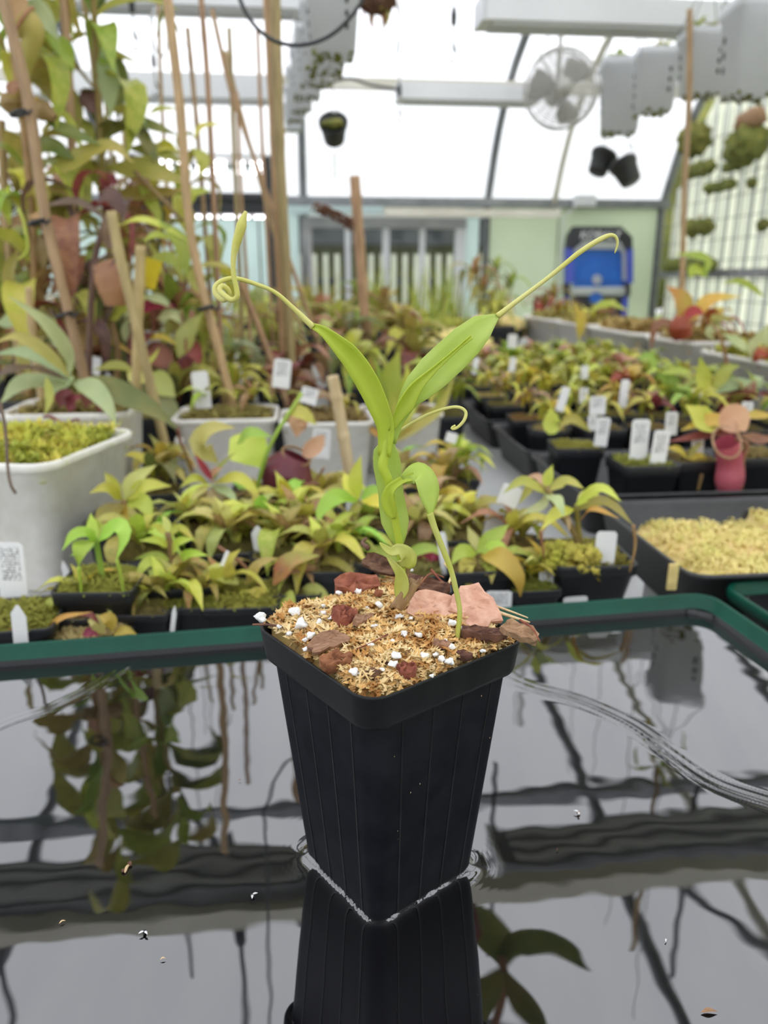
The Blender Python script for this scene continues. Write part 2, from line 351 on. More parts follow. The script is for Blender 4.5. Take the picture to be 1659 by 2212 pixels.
# ================================================================== the house
def prof_h(v):                  # hoop profile: height above the bench for a position across the house
    P = [(-3.43, .795), (-3.15, 1.25), (-2.65, 1.60), (-1.45, 1.95), (-.5, 2.17), (.3, 2.30), (1.0, 2.34), (1.7, 2.30), (2.5, 2.17), (3.45, 1.95), (4.65, 1.60), (5.15, 1.25), (5.43, .795)]
    for (a, za), (b, zb) in zip(P, P[1:]):
        if a <= v <= b: return za+(zb-za)*(v-a)/(b-a)
    return .795
HP = spline([(0, v, z) for v, z in [(-3.43, .795), (-3.15, 1.25), (-2.65, 1.60), (-1.45, 1.95), (0, 2.25), (1.0, 2.34), (2, 2.25), (3.45, 1.95), (4.65, 1.60), (5.15, 1.25), (5.43, .795)]], 60)
U0, U1, V0, V1 = -4.9, 2.53, -3.43, 5.43; ZF = -0.85
def hsbox(name, u0, u1, v0, v1, z0, z1, mat, parent=None):
    mb = MB(); c = hs((u0+u1)/2, (v0+v1)/2, (z0+z1)/2); mb.box(c, (u1-u0, v1-v0, z1-z0), Matrix.Rotation(YAW, 3, 'Z'))
    return mb.build(name, mat, parent, smooth=False)
struct(hsbox('floor', U0-.5, U1+.2, V0-.3, V1+.3, ZF-.1, ZF, 'gravel'))
lawn = MB(); lawn.box(hs(0, 1, ZF-.35), (60, 60, .3), Matrix.Rotation(YAW, 3, 'Z')); o = struct(lawn.build('ground_outside', 'lawn', smooth=False))
# roof film, draped just outside the hoops with faint sagging folds between them
mb = MB(); NU = 60
for i in range(NU+1):
    u = U0+(U1-U0)*i/NU
    for p in HP:
        s = .02+.012*sin(u*5.1+p.y*2)+.01*noise.noise(Vector((u*2.3, p.y*3, 0)))
        c = Vector((0, 1.0, .6)); d = (Vector((0, p.y, p.z))-c).normalized()*(s+.015)
        mb.v.append(hs(u, p.y+d.y, p.z+d.z))
m = len(HP)
for i in range(NU):
    for k in range(m-1): mb.f.append((i*m+k, (i+1)*m+k, (i+1)*m+k+1, i*m+k+1))
struct(mb.build('ceiling', 'poly_film'))
# end walls: left film, right fluted panels
def gable(name, u, mat, z0=ZF):
    mb = MB(); pts = [hs(u, p.y, p.z) for p in HP]; base = [hs(u, p.y, z0) for p in HP]
    mb.v = pts+base; n = len(pts)
    mb.f = [(k, k+1, n+k+1, n+k) for k in range(n-1)]
    return struct(mb.build(name, mat, smooth=False))
gable('wall_left', U0, 'poly_film')
gable('wall_right', U1+.06, 'panel_cream')
struct(hsbox('wall_front', U0, U1, V0-.03, V0, ZF, .80, 'panel_white'))
# far wall below the eave: pale sheet panels either side of the window
wb = link('wall_back', None); struct(wb)
def wallpx(px): # house u of an image column on the far wall
    d = ray(px, 520); t = V1/(-d.x*sin(YAW)+d.y*cos(YAW)); p = d*t; return p.x*cos(YAW)+p.y*sin(YAW)
def wallz(py, px=900, v=V1):
    d = ray(px, py); t = v/(-d.x*sin(YAW)+d.y*cos(YAW)); return HC+d.z*t
edges = [wallpx(1046), wallpx(1205), U1]
for a, b in zip(edges, edges[1:]): hsbox('panel', a+.006, b-.006, V1+.0, V1+.015, ZF, .79, 'panel_green', wb)
le = [U0, -3.6, -2.4, -1.2, wallpx(560), wallpx(648)]
for a, b in zip(le, le[1:]): hsbox('panel', a+.006, b-.006, V1+.0, V1+.015, ZF, .79, 'panel_blue', wb)
hsbox('panel', wallpx(1003), wallpx(1034), V1, V1+.015, ZF, .79, 'panel_blue', wb)
hsbox('panel', wallpx(640), wallpx(1046), V1, V1+.015, ZF, -.35, 'panel_blue', wb)
hsbox('panel', wallpx(640), wallpx(1046), V1, V1+.015, wallz(470), .79, 'panel_white', wb)
# eave rails
struct(hsbox('trim_1', U0, U1, V1-.06, V1+.02, wallz(446), wallz(428), 'galvanised'))
struct(hsbox('trim_2', wallpx(826), wallpx(1192), V1-.16, V1-.12, wallz(468, v=V1-.14), wallz(450, v=V1-.14), 'cream_paint'))
struct(hsbox('trim_3', wallpx(560), wallpx(824), V1-.13, V1-.10, wallz(464, v=V1-.12), wallz(447, v=V1-.12), 'panel_blue'))
# window
w = link('window_1', None); struct(w)
zt, zb_ = wallz(472), -.35
def wpart(name, a, b, z0, z1, mat, d0=.03, d1=.03): return hsbox(name, wallpx(a), wallpx(b), V1-d0, V1+d1, z0, z1, mat, w)
wpart('window_head', 655, 1005, wallz(494), zt, 'grey_wood'); wpart('window_jamb', 652, 674, zb_, wallz(494), 'grey_wood'); wpart('window_jamb', 983, 1004, zb_, wallz(494), 'white_metal')
for a, b in ((745, 757), (826, 841), (906, 918)): wpart('mullion', a, b, zb_, wallz(494), 'white_metal', .02, .02)
wpart('window_sill', 640, 1010, zb_-.03, zb_, 'grey_wood', .05)
for a, b in ((674, 745), (757, 826), (841, 906), (918, 983)): wpart('pane', a+.5, b-.5, zb_, wallz(494), 'window_glass', -.002, .006)
# hoops: five bent tubes across the house, each its own frame
for k, u in enumerate((-3.66, -2.43, -1.20, .037, 1.27, 2.50)):
    mb = MB(); pth = [hs(u, p.y, p.z) for p in HP]; pth = [hs(u, V0, ZF)]+pth+[hs(u, V1-.03, ZF)]
    mb.tube(pth, .027, 8); struct(mb.build('hoop_frame', 'galvanised'))
# cream strut beside the near hoop
mb = MB(); mb.tube([hs(1.72, p.y-.02, p.z-.03) for p in HP if p.y > 1.9], .022, 8); struct(mb.build('roof_strut', 'cream_paint'))
# purlins along the house
for v in (-1.6, .2, 1.0, 2.9, 4.88):
    mb = MB(); z = prof_h(v)-.05; mb.bar(hs(U0, v, z), hs(U1, v, z), .05, .06); struct(mb.build('purlin', 'cream_paint' if v > 4 else 'galvanised', smooth=False))
# cross braces under the roof
for (a, b) in (((.1, 2.3), (1.5, 1.2)), ((1.3, 2.6), (2.4, 1.0)), ((-1.1, 3.4), (.0, 2.3))):
    mb = MB(); mb.tube([hs(a[0], a[1], prof_h(a[1])-.08), hs(b[0], b[1], prof_h(b[1])-.08)], .016, 8); struct(mb.build('roof_brace', 'galvanised'))
# right end wall: ribs of the fluted sheet
wr = bpy.data.objects['wall_right']
for i in range(16):
    v = 3.4+i*.13; mb = MB(); mb.bar(hs(U1+.045, v, -.85), hs(U1+.045, v, prof_h(v)-.02), .05, .012, up=hs(1, 0, 0)); mb.build('rib', 'panel_white', wr, smooth=False)
mb = MB(); mb.bar(hs(U1+.0, 3.2, wallz(592)), hs(U1+.0, V1-.05, wallz(592)), .04, .05); struct(mb.build('trim_4', 'grey_wood', smooth=False))
# outside: shed roof, fence, parked trailer and shrubs seen through the panes
sh = thing('garden_shed', 'dark roofed garden shed seen through the window panes', 'shed', hs(.8, 9.5, ZF-.2))
mb = MB(); L0 = sh.location
mb.box((0, 0, .9), (4.6, 1.6, 1.8), Matrix.Rotation(YAW, 3, 'Z')); mb.build('shed_wall', 'moss_dark', sh, smooth=False)
mb = MB(); mb.box((0, -.2, 1.86), (5.2, 2.2, .3), Matrix.Rotation(YAW, 3, 'Z')); mb.build('shed_roof', 'charcoal', sh, smooth=False)
fe = thing('picket_fence', 'pale slatted fence outside behind the window', 'fence', hs(.8, 7.75, ZF-.2))
for i in range(40):
    mb = MB(); mb.box(Matrix.Rotation(YAW, 3, 'Z')@Vector((-2.2+i*.11, 0, .80)), (.05, .02, 1.60), Matrix.Rotation(YAW, 3, 'Z')); mb.build('picket', 'cream_paint', fe, smooth=False)
for z in (.3, 1.35):
    mb = MB(); mb.box((0, .03, z), (4.5, .03, .07), Matrix.Rotation(YAW, 3, 'Z')); mb.build('rail', 'charcoal', fe, smooth=False)
rr = random.Random(3)
for i, (u, v, r, lab) in enumerate(((-2.1, 6.9, .5, 'rounded green shrub outside at the left window pane'), (.75, 6.9, .42, 'low green shrub outside below the middle pane'), (2.2, 6.6, .5, 'tall green shrub outside beyond the right pane'))):
    t = thing('garden_shrub', lab, 'shrub', hs(u, v, ZF-.2), group='shrubs outside')
    mb = MB(); mb.blob((0, 0, r*1.05), r, i, 3, .4, (1, 1, 1.2), 3.0); mb.build('foliage', 'moss_green', t)
    mb = MB(); mb.tube([(0, 0, 0), (0, 0, r*.6)], .03, 6); mb.build('stem', 'bark_brown', t)
for i, (u, v, h_, lab) in enumerate(((-9.4, 12.0, 4.4, 'added sky-screening tree beyond the far wall, leftmost'), (-5.6, 12.6, 4.9, 'added sky-screening tree beyond the far wall, second from left'), (-1.8, 12.2, 4.5, 'added sky-screening tree beyond the window at its left'), (2.0, 12.6, 4.8, 'added sky-screening tree beyond the window at its right'), (5.8, 12.0, 4.4, 'added sky-screening tree beyond the blue stand'), (9.6, 12.4, 4.7, 'added sky-screening tree beyond the right end wall'))):
    t = thing('sky_screen_tree', lab, 'tree', hs(u, v, ZF-.2), group='added sky-screening trees beyond the far wall')  # tree row added to block low sky and dim the far roof film
    mb = MB(); mb.blob((0, 0, h_*.62), h_*.30, i+20, 4, .5, (1.0, 1, 1.25), 2.6); mb.build('crown', 'moss_dark', t)
    mb = MB(); mb.tube([(0, 0, 0), (.05, 0, h_*.3), (0, 0, h_*.5)], [.16, .12, .1], 8); mb.build('trunk', 'bark_brown', t)
t = thing('utility_trailer', 'white box trailer outside behind the left window pane', 'trailer', hs(-.55, 6.7, ZF-.2))
mb = MB(); mb.box((0, 0, .75), (1.0, .5, .62), Matrix.Rotation(YAW, 3, 'Z')); mb.build('box', 'white_metal', t, smooth=False)
for s in (-.3, .3):
    mb = MB(); mb.lathe([(0, -.05), (.2, -.05), (.2, .05), (0, .05)], 14, (s, -.2, .22), Matrix.Rotation(pi/2, 3, 'X')); mb.build('wheel', 'charcoal', t)

# ================================================================== bench
bn = thing('greenhouse_bench', 'long grey staging bench carrying all the pots and trays', 'bench', hs(-.5, 2.0, ZF))
RY = Matrix.Rotation(YAW, 3, 'Z')
mb = MB(); mb.box(RY@Vector((.0, .3, -ZF-.02)), (3.8, 5.2, .04), RY); mb.build('bench_top', 'bench_top', bn, smooth=False)
for su in (-1.3, 1.5):
    for sv in (-2.2, .2, 2.7):
        mb = MB(); mb.box(RY@Vector((su, sv, (-ZF-.04)/2)), (.08, .08, -ZF-.04), RY); mb.build('leg', 'grey_wood', bn, smooth=False)
# ================================================================== green tray with water
TYAW = radians(9.9); TW, TD = .66, .60; WZ = .035
RT = Matrix.Rotation(TYAW, 3, 'Z')
def tray_center(corner, w, d): return Vector(corner)-RT@Vector((w/2, d/2, 0))
TC = tray_center((.296, .646, 0), TW, TD)
def green_tray(c, w, d, label, rz=TYAW):
    t = thing('flood_tray', label, 'tray', c, rz, 'green trays')
    a, b = w/2, d/2
    mb = MB(); mb.loft_sq([(.0, a-.012, b-.012, .03), (.030, a-.007, b-.007, .03), (.038, a-.005, b-.005, .03), (.0395, a-.0066, b-.0066, .02), (.003, a-.013, b-.013, .028)], 6, True, True); mb.build('basin', 'liner_black', t)
    mb = MB(); mb.loft_sq([(.0385, a-.004, b-.004, .018), (.038, a+.001, b+.001, .02), (.046, a+.0025, b+.0025, .02), (.0503, a+.0015, b+.0015, .019), (.051, a-.0005, b-.0005, .018), (.0497, a-.002, b-.002, .017), (.040, a-.0045, b-.0045, .015), (.0392, a-.0062, b-.0062, .014)], 6, False); mb.build('rim', 'green_plastic', t)
    return t
green_tray(TC, TW, TD, 'dark green flood tray holding still water under the potted seedling')
# neighbouring tray whose edge shows at the right
t2 = green_tray(tray_center((.318, .668, 0), -.62, .56), .62, .56, 'second green tray whose edge shows beyond the right corner')

# pot geometry (needed for the meniscus)
PC = Vector((.002, .3295, 0)); PYAW = radians(-52.1); RP = Matrix.Rotation(PYAW, 3, 'Z')
RIMZ = WZ+.131
def pot_half(z): return .0290+(.0435-.0290)*(z-.003)/(RIMZ-.003)   # body half-width
# water: fine grid with meniscus, film wrinkles and gentle swell
ridge = [at(px, py, z=WZ) for px, py in ((1010, 1420), (1130, 1480), (1250, 1515), (1360, 1565), (1450, 1630), (1540, 1690), (1660, 1732), (1760, 1760))]
ridge = spline(ridge, 32)
ridge_l = spline([at(px, py, z=WZ) for px, py in ((-60, 1600), (30, 1560), (120, 1530), (200, 1490), (262, 1450), (300, 1420))], 30)
for q in ridge+ridge_l: q.z = 0.0
def dist_poly(p, poly):
    best = 1e9; sgn = 1
    for a, b in zip(poly, poly[1:]):
        ab = b-a; t = max(0, min(1, (p-a).dot(ab)/ab.length_squared)); q = p-(a+ab*t); L = q.length
        if L < best: best = L; sgn = 1 if ab.x*q.y-ab.y*q.x > 0 else -1
    return best*sgn
def water_z(p):
    z = .00010*noise.noise(Vector((p.x*16, p.y*16, 1.7)))+.00003*noise.noise(Vector((p.x*55, p.y*70, 4.2)))
    q = RP.transposed()@(p-PC); h = pot_half(WZ)
    dx, dy = abs(q.x)-h+.006, abs(q.y)-h+.006
    d = sqrt(max(dx, 0)**2+max(dy, 0)**2)+min(max(dx, dy), 0)-.006
    d = max(d, 0)
    if d < .03: z += (.0017+.0006*noise.noise(Vector((p.x*160, p.y*160, 3))))*exp(-d/.0021)+.00010*sin(d*1900)*exp(-d/.006)
    if p.x > .05 and p.y > .25:
        r = dist_poly(p, ridge)
        if abs(r) < .012: z += .00036*(exp(-(r/.0022)**2)+.7*exp(-((r-.0062)/.0018)**2)+.45*exp(-((r+.0058)/.0018)**2))
    elif p.x < -.08 and p.y > .35:
        r = dist_poly(p, ridge_l)
        if abs(r) < .012: z += .00036*(exp(-(r/.0022)**2)+.6*exp(-((r-.006)/.0018)**2))
    return z
def lines(a, b, lo, hi, fine, coarse):
    L = [a]; x = a
    while x < b-1e-6:
        x = min(b, x+(fine if lo <= x < hi else coarse)); L.append(x)
    return L
a, b = TW/2-.0066, TD/2-.0066
xs = lines(-a, a, -.36, .34, .0015, .012); ys = lines(-b, b, -.12, .30, .0015, .012)
mb = MB(); TCL = Vector((TC.x, TC.y, 0))
pts = []
for y in ys:
    for x in xs:
        p = RT@Vector((x, y, 0))+TCL; pts.append((p.x, p.y, WZ+water_z(p)))
me = bpy.data.meshes.new('water'); nx = len(xs)
me.from_pydata(pts, [], [(j*nx+i, j*nx+i+1, (j+1)*nx+i+1, (j+1)*nx+i) for j in range(len(ys)-1) for i in range(nx-1)])
me.polygons.foreach_set('use_smooth', [True]*len(me.polygons)); me.materials.append(MATS['dark_water'])
wo = link('water', me); tag(wo, 'still dark water filling the green tray, mirroring the roof', 'water')

# debris afloat
def floater(px, py, name, label, kind, ln, rz, mat):
    p = at(px, py, z=WZ+.0008); t = thing(name, label, 'debris', p, rz, 'bits afloat on the water'); mb = MB()
    if kind == 'husk':
        mb.tube(spline([(-ln/2, 0, 0), (0, ln*.05, .0006), (ln/2, 0, 0)], 6), [.0003, .0007, .0008, .0008, .0007, .0005, .0003], 6); mb.build('stalk', mat, t)
        m2 = MB(); m2.blob((ln/2, 0, .0002), .0014, 3, 1, .4); m2.build('husk', 'bark_dark', t); m3 = MB(); m3.blob((-ln*.3, .0014, .0002), .0011, 5, 1, .4); m3.build('husk', 'bark_dark', t)
    elif kind == 'insect':
        mb.blob((0, 0, .0003), .0010, 2, 1, .3, (1.6, .8, .7)); mb.build('body', mat, t)
        for s in (-1, 1):
            m2 = leaf_mb([(0, 0, .0008), (-.001, s*.0012, .001), (-.0018, s*.0022, .0008)], .0012, Vector((0, 0, 1)), n=5); m2.build('wing', 'rope_white', t)
    else:
        m2 = leaf_mb([(-ln/2, 0, 0), (0, .0004, .0005), (ln/2, 0, 0)], ln*.3, Vector((0, 0, 1)), n=6); m2.build('flake', mat, t)
floater(275, 1876, 'seed_husk', 'tiny dark-tipped seed husk afloat left of the pot', 'husk', .006, radians(85), 'wood_splint')
floater(1250, 1756, 'drowned_insect', 'tiny drowned insect on the water right of the pot', 'insect', .005, .5, 'bark_brown')
floater(312, 2014, 'drowned_insect', 'pale drowned insect on the water at lower left', 'insect', .005, 1.5, 'dark_hole')
floater(545, 1935, 'drowned_insect', 'thin drowned midge on the water beside the pot reflection', 'insect', .005, 2.6, 'dark_hole')
floater(1533, 2186, 'straw_flake', 'pale straw flake on the water at the lower right', 'flake', .007, radians(2), 'bark_brown')
floater(135, 1992, 'straw_flake', 'small pale flake on the water at the far left', 'flake', .003, .6, 'wood_splint')
floater(352, 2072, 'straw_flake', 'speck of pale husk on the water near the lower left', 'flake', .0025, .2, 'wood_splint')
floater(518, 1686, 'soil_speck', 'small brown speck on the water left of the pot', 'flake', .002, .2, 'bark_red')
floater(1440, 2032, 'straw_flake', 'white speck on the water below the roof reflection at right', 'flake', .002, .9, 'rope_white')
floater(1205, 1836, 'soil_speck', 'tiny dark speck on the water right of the pot base', 'flake', .002, .9, 'bark_dark')

# ================================================================== the potted seedling
PP = thing('potted_pitcher_plant', 'young pitcher plant in a tall square black pot standing in the water', 'potted plant', (PC.x, PC.y, .003))
def ploc(p): return Vector(p)
# body of the pot (built in world coordinates, rotated by PYAW)
def rotpot(mb): mb.v = [RP@v+PC for v in mb.v]; return mb
bt = RIMZ-.0165
mb = MB(); mb.loft_sq([(.003, .0285, .0285, .006), (.004, .0292, .0292, .0065), (bt, pot_half(bt), pot_half(bt), .010), (bt+.002, pot_half(bt)-.002, pot_half(bt)-.002, .009), (bt, pot_half(bt)-.003, pot_half(bt)-.003, .009), (.006, .027, .027, .006)], 8, True, True)
pot = rotpot(mb).build('pot', 'main_pot_plastic', PP, world=True)
H = .0472
mb = MB(); mb.loft_sq([(bt-.0004, pot_half(bt)+.0003, pot_half(bt)+.0003, .0105), (bt+.0002, H-.0020, H-.0020, .0115), (bt+.002, H-.0015, H-.0015, .0115), (RIMZ-.0015, H, H, .012), (RIMZ-.0004, H+.0002, H+.0002, .012), (RIMZ, H-.0005, H-.0005, .0117), (RIMZ-.0006, H-.0014, H-.0014, .011), (RIMZ-.004, H-.0018, H-.0018, .0108), (RIMZ-.018, H-.004, H-.004, .0104)], 10, False)
rim = rotpot(mb).build('rim', 'main_rim_plastic', pot, world=True)
for side in range(4):
    M = Matrix.Rotation(pi/2*side, 3, 'Z')
    for q in (-.66, -.24, .18, .60):
        mb = MB(); a = Vector((q*.0292, .0292+.0001, .004)); e = Vector((q*pot_half(bt), pot_half(bt)+.0001, bt))
        mb.bar(M@a, M@e, .0010, .0002, up=M@Vector((0, 1, 0))); rotpot(mb).build('rib', 'main_rim_plastic', pot, smooth=False, world=True)
# mix surface: a mound that fills the rim
def soil_z(p):
    q = RP.transposed()@(Vector((p.x, p.y, 0))-PC); r = max(abs(q.x), abs(q.y))/.044
    back = (p.y-PC.y)/.06; left = -(p.x-PC.x)/.06
    return RIMZ-.0025+.0055*max(0, 1-r*r)+.005*max(0, min(1, back))*(1 if r < 1.1 else 0)+.0035*max(0, left)+.0016*noise.noise(Vector((p.x*90, p.y*90, 0)))
mb = MB(); N = 26
for j in range(N+1):
    for i in range(N+1):
        lx, ly = (i/N-.5)*.0865, (j/N-.5)*.0865; cx_, cy_ = max(abs(lx)-.0325, 0), max(abs(ly)-.0325, 0); cd = sqrt(cx_*cx_+cy_*cy_)
        if cd > .0105: lx, ly = math.copysign(.0325+cx_*.0105/cd if cx_ else abs(lx), lx), math.copysign(.0325+cy_*.0105/cd if cy_ else abs(ly), ly)
        q = RP@Vector((lx, ly, 0))+PC; e = max(abs(i/N-.5), abs(j/N-.5)); z = soil_z(q)-.0015-(.006 if e > .49 else 0); mb.v.append(Vector((q.x, q.y, z)))
for j in range(N):
    for i in range(N): mb.f.append((j*(N+1)+i, j*(N+1)+i+1, (j+1)*(N+1)+i+1, (j+1)*(N+1)+i))
mb.build('potting_mix', 'moss_brown', PP, world=True)
# sphagnum strands: two shades, stuff
def soil_pt(px, py):
    p = at(px, py, z=RIMZ)
    for _ in range(4): p = at(px, py, z=soil_z(p))
    return p
def strands(name, mat, n, seed, sel):
    r = random.Random(seed); mb = MB(); k = 0
    while k < n:
        q = Vector(((r.random()-.5)*.0840, (r.random()-.5)*.0840, 0)); p = RP@q+PC
        if not (sel(p, r) or max(abs(q.x), abs(q.y)) > .035) or abs(q.x)+abs(q.y) > .077: continue
        k += 1; p.z = soil_z(p)+r.uniform(-.001, .0022)
        a = r.random()*6.28; ln = r.uniform(.005, .012); cu = r.uniform(-1.2, 1.2); el = r.uniform(-.1, .75)
        if max(abs(q.x), abs(q.y)) > .034:      # along the rim, never through it
            a = PYAW+(pi/2 if abs(q.x) > abs(q.y) else 0)+(pi if r.random() < .5 else 0)+r.uniform(-.25, .25); ln *= .7; cu *= .3
        pth = []; x = p.copy(); h = a; ns = 8
        for i in range(ns):
            pth.append(x.copy()); x = x+Vector((cos(h)*cos(el), sin(h)*cos(el), sin(el)))*(ln/(ns-1)); h += cu/5+r.uniform(-.25, .25); el -= .16
        w = r.uniform(.00035, .0006)
        mb.tube(pth, [w]*(ns-1)+[w*.3], 4)
        for i in range(1, ns):      # little overlapping leaves along the strand
            for sgn in (-1, 1):
                d = (pth[i]-pth[i-1]).normalized(); sd = d.cross(Vector((r.uniform(-.8, .8), r.uniform(-.8, .8), 1))).normalized()*sgn
                l = r.uniform(.0011, .0027); b = pth[i]; tip = b+sd*l*.8+d*l*.6+Vector((0, 0, r.uniform(-.1, 1.0)*l*.6))
                mb.add([b-d*l*.3, b+sd*l*.5-d*.1*l, tip, b+d*l*.4], [(0, 1, 2, 3)])
    o = mb.build(name, mat, PP, world=True); o['kind'] = 'stuff'; return o
strands('sphagnum_moss', 'sphagnum_tan', 1300, 5, lambda p, r: (p.x > -.02 or r.random() < .5) and not (p.x > .035 and p.y > .33 and r.random() < .9))
strands('sphagnum_moss', 'sphagnum_cream', 1250, 6, lambda p, r: r.random() < (.95 if p.x < .01 else .3) and not (p.x > .03 and p.y > .33))
# perlite grains
r = random.Random(11)
per = [(565, 1355, 11), (638, 1341, 10), (650, 1370, 11), (672, 1392, 8), (660, 1400, 5), (735, 1298, 6), (775, 1297, 7), (697, 1345, 7), (716, 1352, 5), (820, 1326, 8), (862, 1350, 7), (905, 1391, 7), (872, 1388, 7), (976, 1366, 8), (995, 1377, 6), (1092, 1381, 6), (856, 1438, 9), (850, 1456, 9), (915, 1437, 8), (940, 1433, 6), (952, 1444, 7), (970, 1449, 8), (974, 1417, 7), (766, 1471, 8), (782, 1473, 5), (1042, 1424, 5), (825, 1466, 5), (760, 1280, 4), (770, 1276, 4), (793, 1330, 4), (800, 1412, 6), (720, 1408, 5), (690, 1362, 6), (912, 1332, 4), (660, 1420, 5), (848, 1402, 5), (887, 1352, 4), (700, 1325, 4), (932, 1478, 4), (890, 1246, 3), (604, 1372, 5), (625, 1387, 5), (745, 1354, 4), (962, 1402, 4), (810, 1370, 5), (735, 1390, 4)]
for i, (px, py, s) in enumerate(per):
    p = soil_pt(px, py); R = s*m_per_px(p)*1.05; p.z += R*.7+.0034
    mb = MB(); mb.blob(p, R*.95, i, 2, 1.0, (1.15, 1, .85), 1.3); mb.build('perlite_grain', 'perlite', PP, world=True)
# bark chips: rough slabs given by image outline centre, length, width, thickness, heading, tilt
def chip(px, py, L, W, T, ang, mat, pitch=0.0, roll=0.0, lift=.003, seed=0, curl=0.0, nm='bark_chip'):
    p = soil_pt(px, py); k = m_per_px(p); L, W = L*k, W*k; p.z += lift
    M = Matrix.Rotation(ang, 3, 'Z')@Matrix.Rotation(pitch, 3, 'Y')@Matrix.Rotation(roll, 3, 'X')
    rr_ = random.Random(seed*31+7); n_ = 18; mb = MB(); rows = []
    out = []
    for i in range(n_):
        th = 2*pi*i/n_; c_, s_ = cos(th), sin(th); sup = (abs(c_)**2.8+abs(s_)**2.8)**(-1/2.8)   # squarish outline, broken edge
        k_ = sup*rr_.uniform(.80, 1.06); out.append((c_*k_*L/2, s_*k_*W/2))
    def lay(x, y, top):
        q = 6.0/max(L, .004); z = T*.45*noise.noise(Vector((x*q, y*q, seed*1.9)))+curl*(y/(W/2))**2*W*.4
        return z+top*T/2*(1+.7*noise.noise(Vector((x*q*2.2, y*q*2.2, seed+top*3.0))))
    for top in (1, -1):
        for f_ in ((1.0, .93, .7, .42, .15) if top > 0 else (.97, .6, .2)):
            ring = []
            for x, y in out:
                x, y = x*f_+rr_.uniform(-.03, .03)*W, y*f_+rr_.uniform(-.03, .03)*W
                ring.append(len(mb.v)); mb.v.append(p+M@Vector((x, y, lay(x, y, top*(1 if f_ < .95 else .75)))))
            rows.append(ring)
    tops, bots = rows[:5], rows[5:]
    def skin(A, B, fl=False):
        for i in range(n_):
            j = (i+1) % n_; q = (A[i], A[j], B[j], B[i]); mb.f.append(q[::-1] if fl else q)
    for A, B in zip(tops, tops[1:]): skin(A, B)
    skin(bots[0], tops[0]); 
    for A, B in zip(bots, bots[1:]): skin(A, B, True)
    mb.f.append(tuple(tops[-1])); mb.f.append(tuple(bots[-1])[::-1])
    return mb.build(nm, mat, PP, smooth=False, world=True)
chip(770, 1285, 108, 60, .0065, .15, 'bark_red', .05, .3, .005, 1)
chip(822, 1262, 85, 40, .0040, -.45, 'bark_dark', .2, .75, .010, 2, .9)
chip(915, 1292, 130, 40, .0045, -.42, 'bark_dark', .1, .6, .006, 3, .6)
chip(932, 1334, 118, 92, .0028, .1, 'bark_pink', .05, .45, .006, 4)
chip(1024, 1350, 122, 92, .0030, -.75, 'bark_pink', .42, .50, .009, 5)
chip(1045, 1395, 100, 34, .0045, -.25, 'bark_dark', .05, .2, .006, 6)
chip(1120, 1412, 92, 44, .0040, -.35, 'bark_brown', .25, .35, .010, 7, .3)
chip(745, 1350, 56, 62, .0070, .5, 'bark_red', .2, .3, .004, 8)
chip(785, 1352, 70, 26, .0035, .9, 'bark_brown', .2, .2, .003, 18)
chip(710, 1412, 98, 44, .0035, .42, 'bark_brown', -.1, .45, .005, 9, .4)
chip(725, 1443, 80, 40, .0055, .1, 'bark_red', 0, .3, .003, 10)
chip(878, 1464, 42, 36, .0050, .2, 'bark_red', 0, .2, .003, 11)
chip(800, 1472, 44, 22, .0030, .2, 'bark_dark', 0, .1, .003, 12)
chip(955, 1410, 30, 42, .0030, 1.3, 'bark_brown', .3, .1, .004, 13)
chip(818, 1301, 18, 16, .0025, .2, 'bark_red', .3, .1, .005, 14)
chip(1000, 1425, 40, 22, .0030, -.3, 'bark_dark', .1, .1, .002, 15)
chip(880, 1420, 40, 22, .0030, .5, 'bark_dark', .1, .1, .001, 16)
chip(835, 1440, 30, 20, .0030, .5, 'bark_dark', .1, .1, .001, 17)
chip(690, 1385, 30, 20, .0030, 1.5, 'bark_dark', .1, .1, .001, 19)
chip(1055, 1372, 30, 30, .0030, .5, 'bark_dark', .1, .1, .001, 20)
# curled end of the dark bark and loose splints
def twig(pts, r0, r1, mat, nm, n=10, dY=0):
    P = [soil_pt(px, py)+Vector((0, 0, h)) for px, py, h in pts]; Q = spline(P, n)
    mb = MB(); mb.tube(Q, [r0+(r1-r0)*i/n for i in range(n+1)], 6); return mb.build(nm, mat, PP, world=True)
for pts, a, b, m_ in ((((1062, 1352, .008), (1100, 1362, .0075), (1142, 1378, .008)), .0011, .0004, 'wood_splint'), (((1066, 1345, .009), (1105, 1357, .0085), (1138, 1370, .0085)), .0007, .0003, 'wood_splint'),
                      (((546, 1362, .003), (575, 1366, .004), (612, 1368, .0035)), .0005, .0006, 'bark_dark'), (((838, 1392, .005), (800, 1412, .005), (770, 1420, .004)), .0004, .0003, 'bark_red'),
                      (((900, 1306, .009), (930, 1285, .012), (958, 1290, .011)), .0006, .0004, 'bark_red'), (((930, 1280, .013), (955, 1296, .010), (985, 1302, .010)), .0007, .0004, 'bark_red'),
                      (((960, 1268, .014), (975, 1282, .012), (968, 1300, .010)), .0010, .0006, 'sphagnum_cream'), (((1120, 1400, .014), (1145, 1418, .014), (1163, 1440, .012)), .0006, .0003, 'bark_red'),
                      (((795, 1250, .018), (783, 1236, .018), (792, 1226, .018)), .0016, .0008, 'bark_dark'), (((776, 1495, .003), (782, 1476, .006), (800, 1488, .003)), .0005, .0004, 'sphagnum_cream')):
    twig(pts, a, b, m_, 'splint')
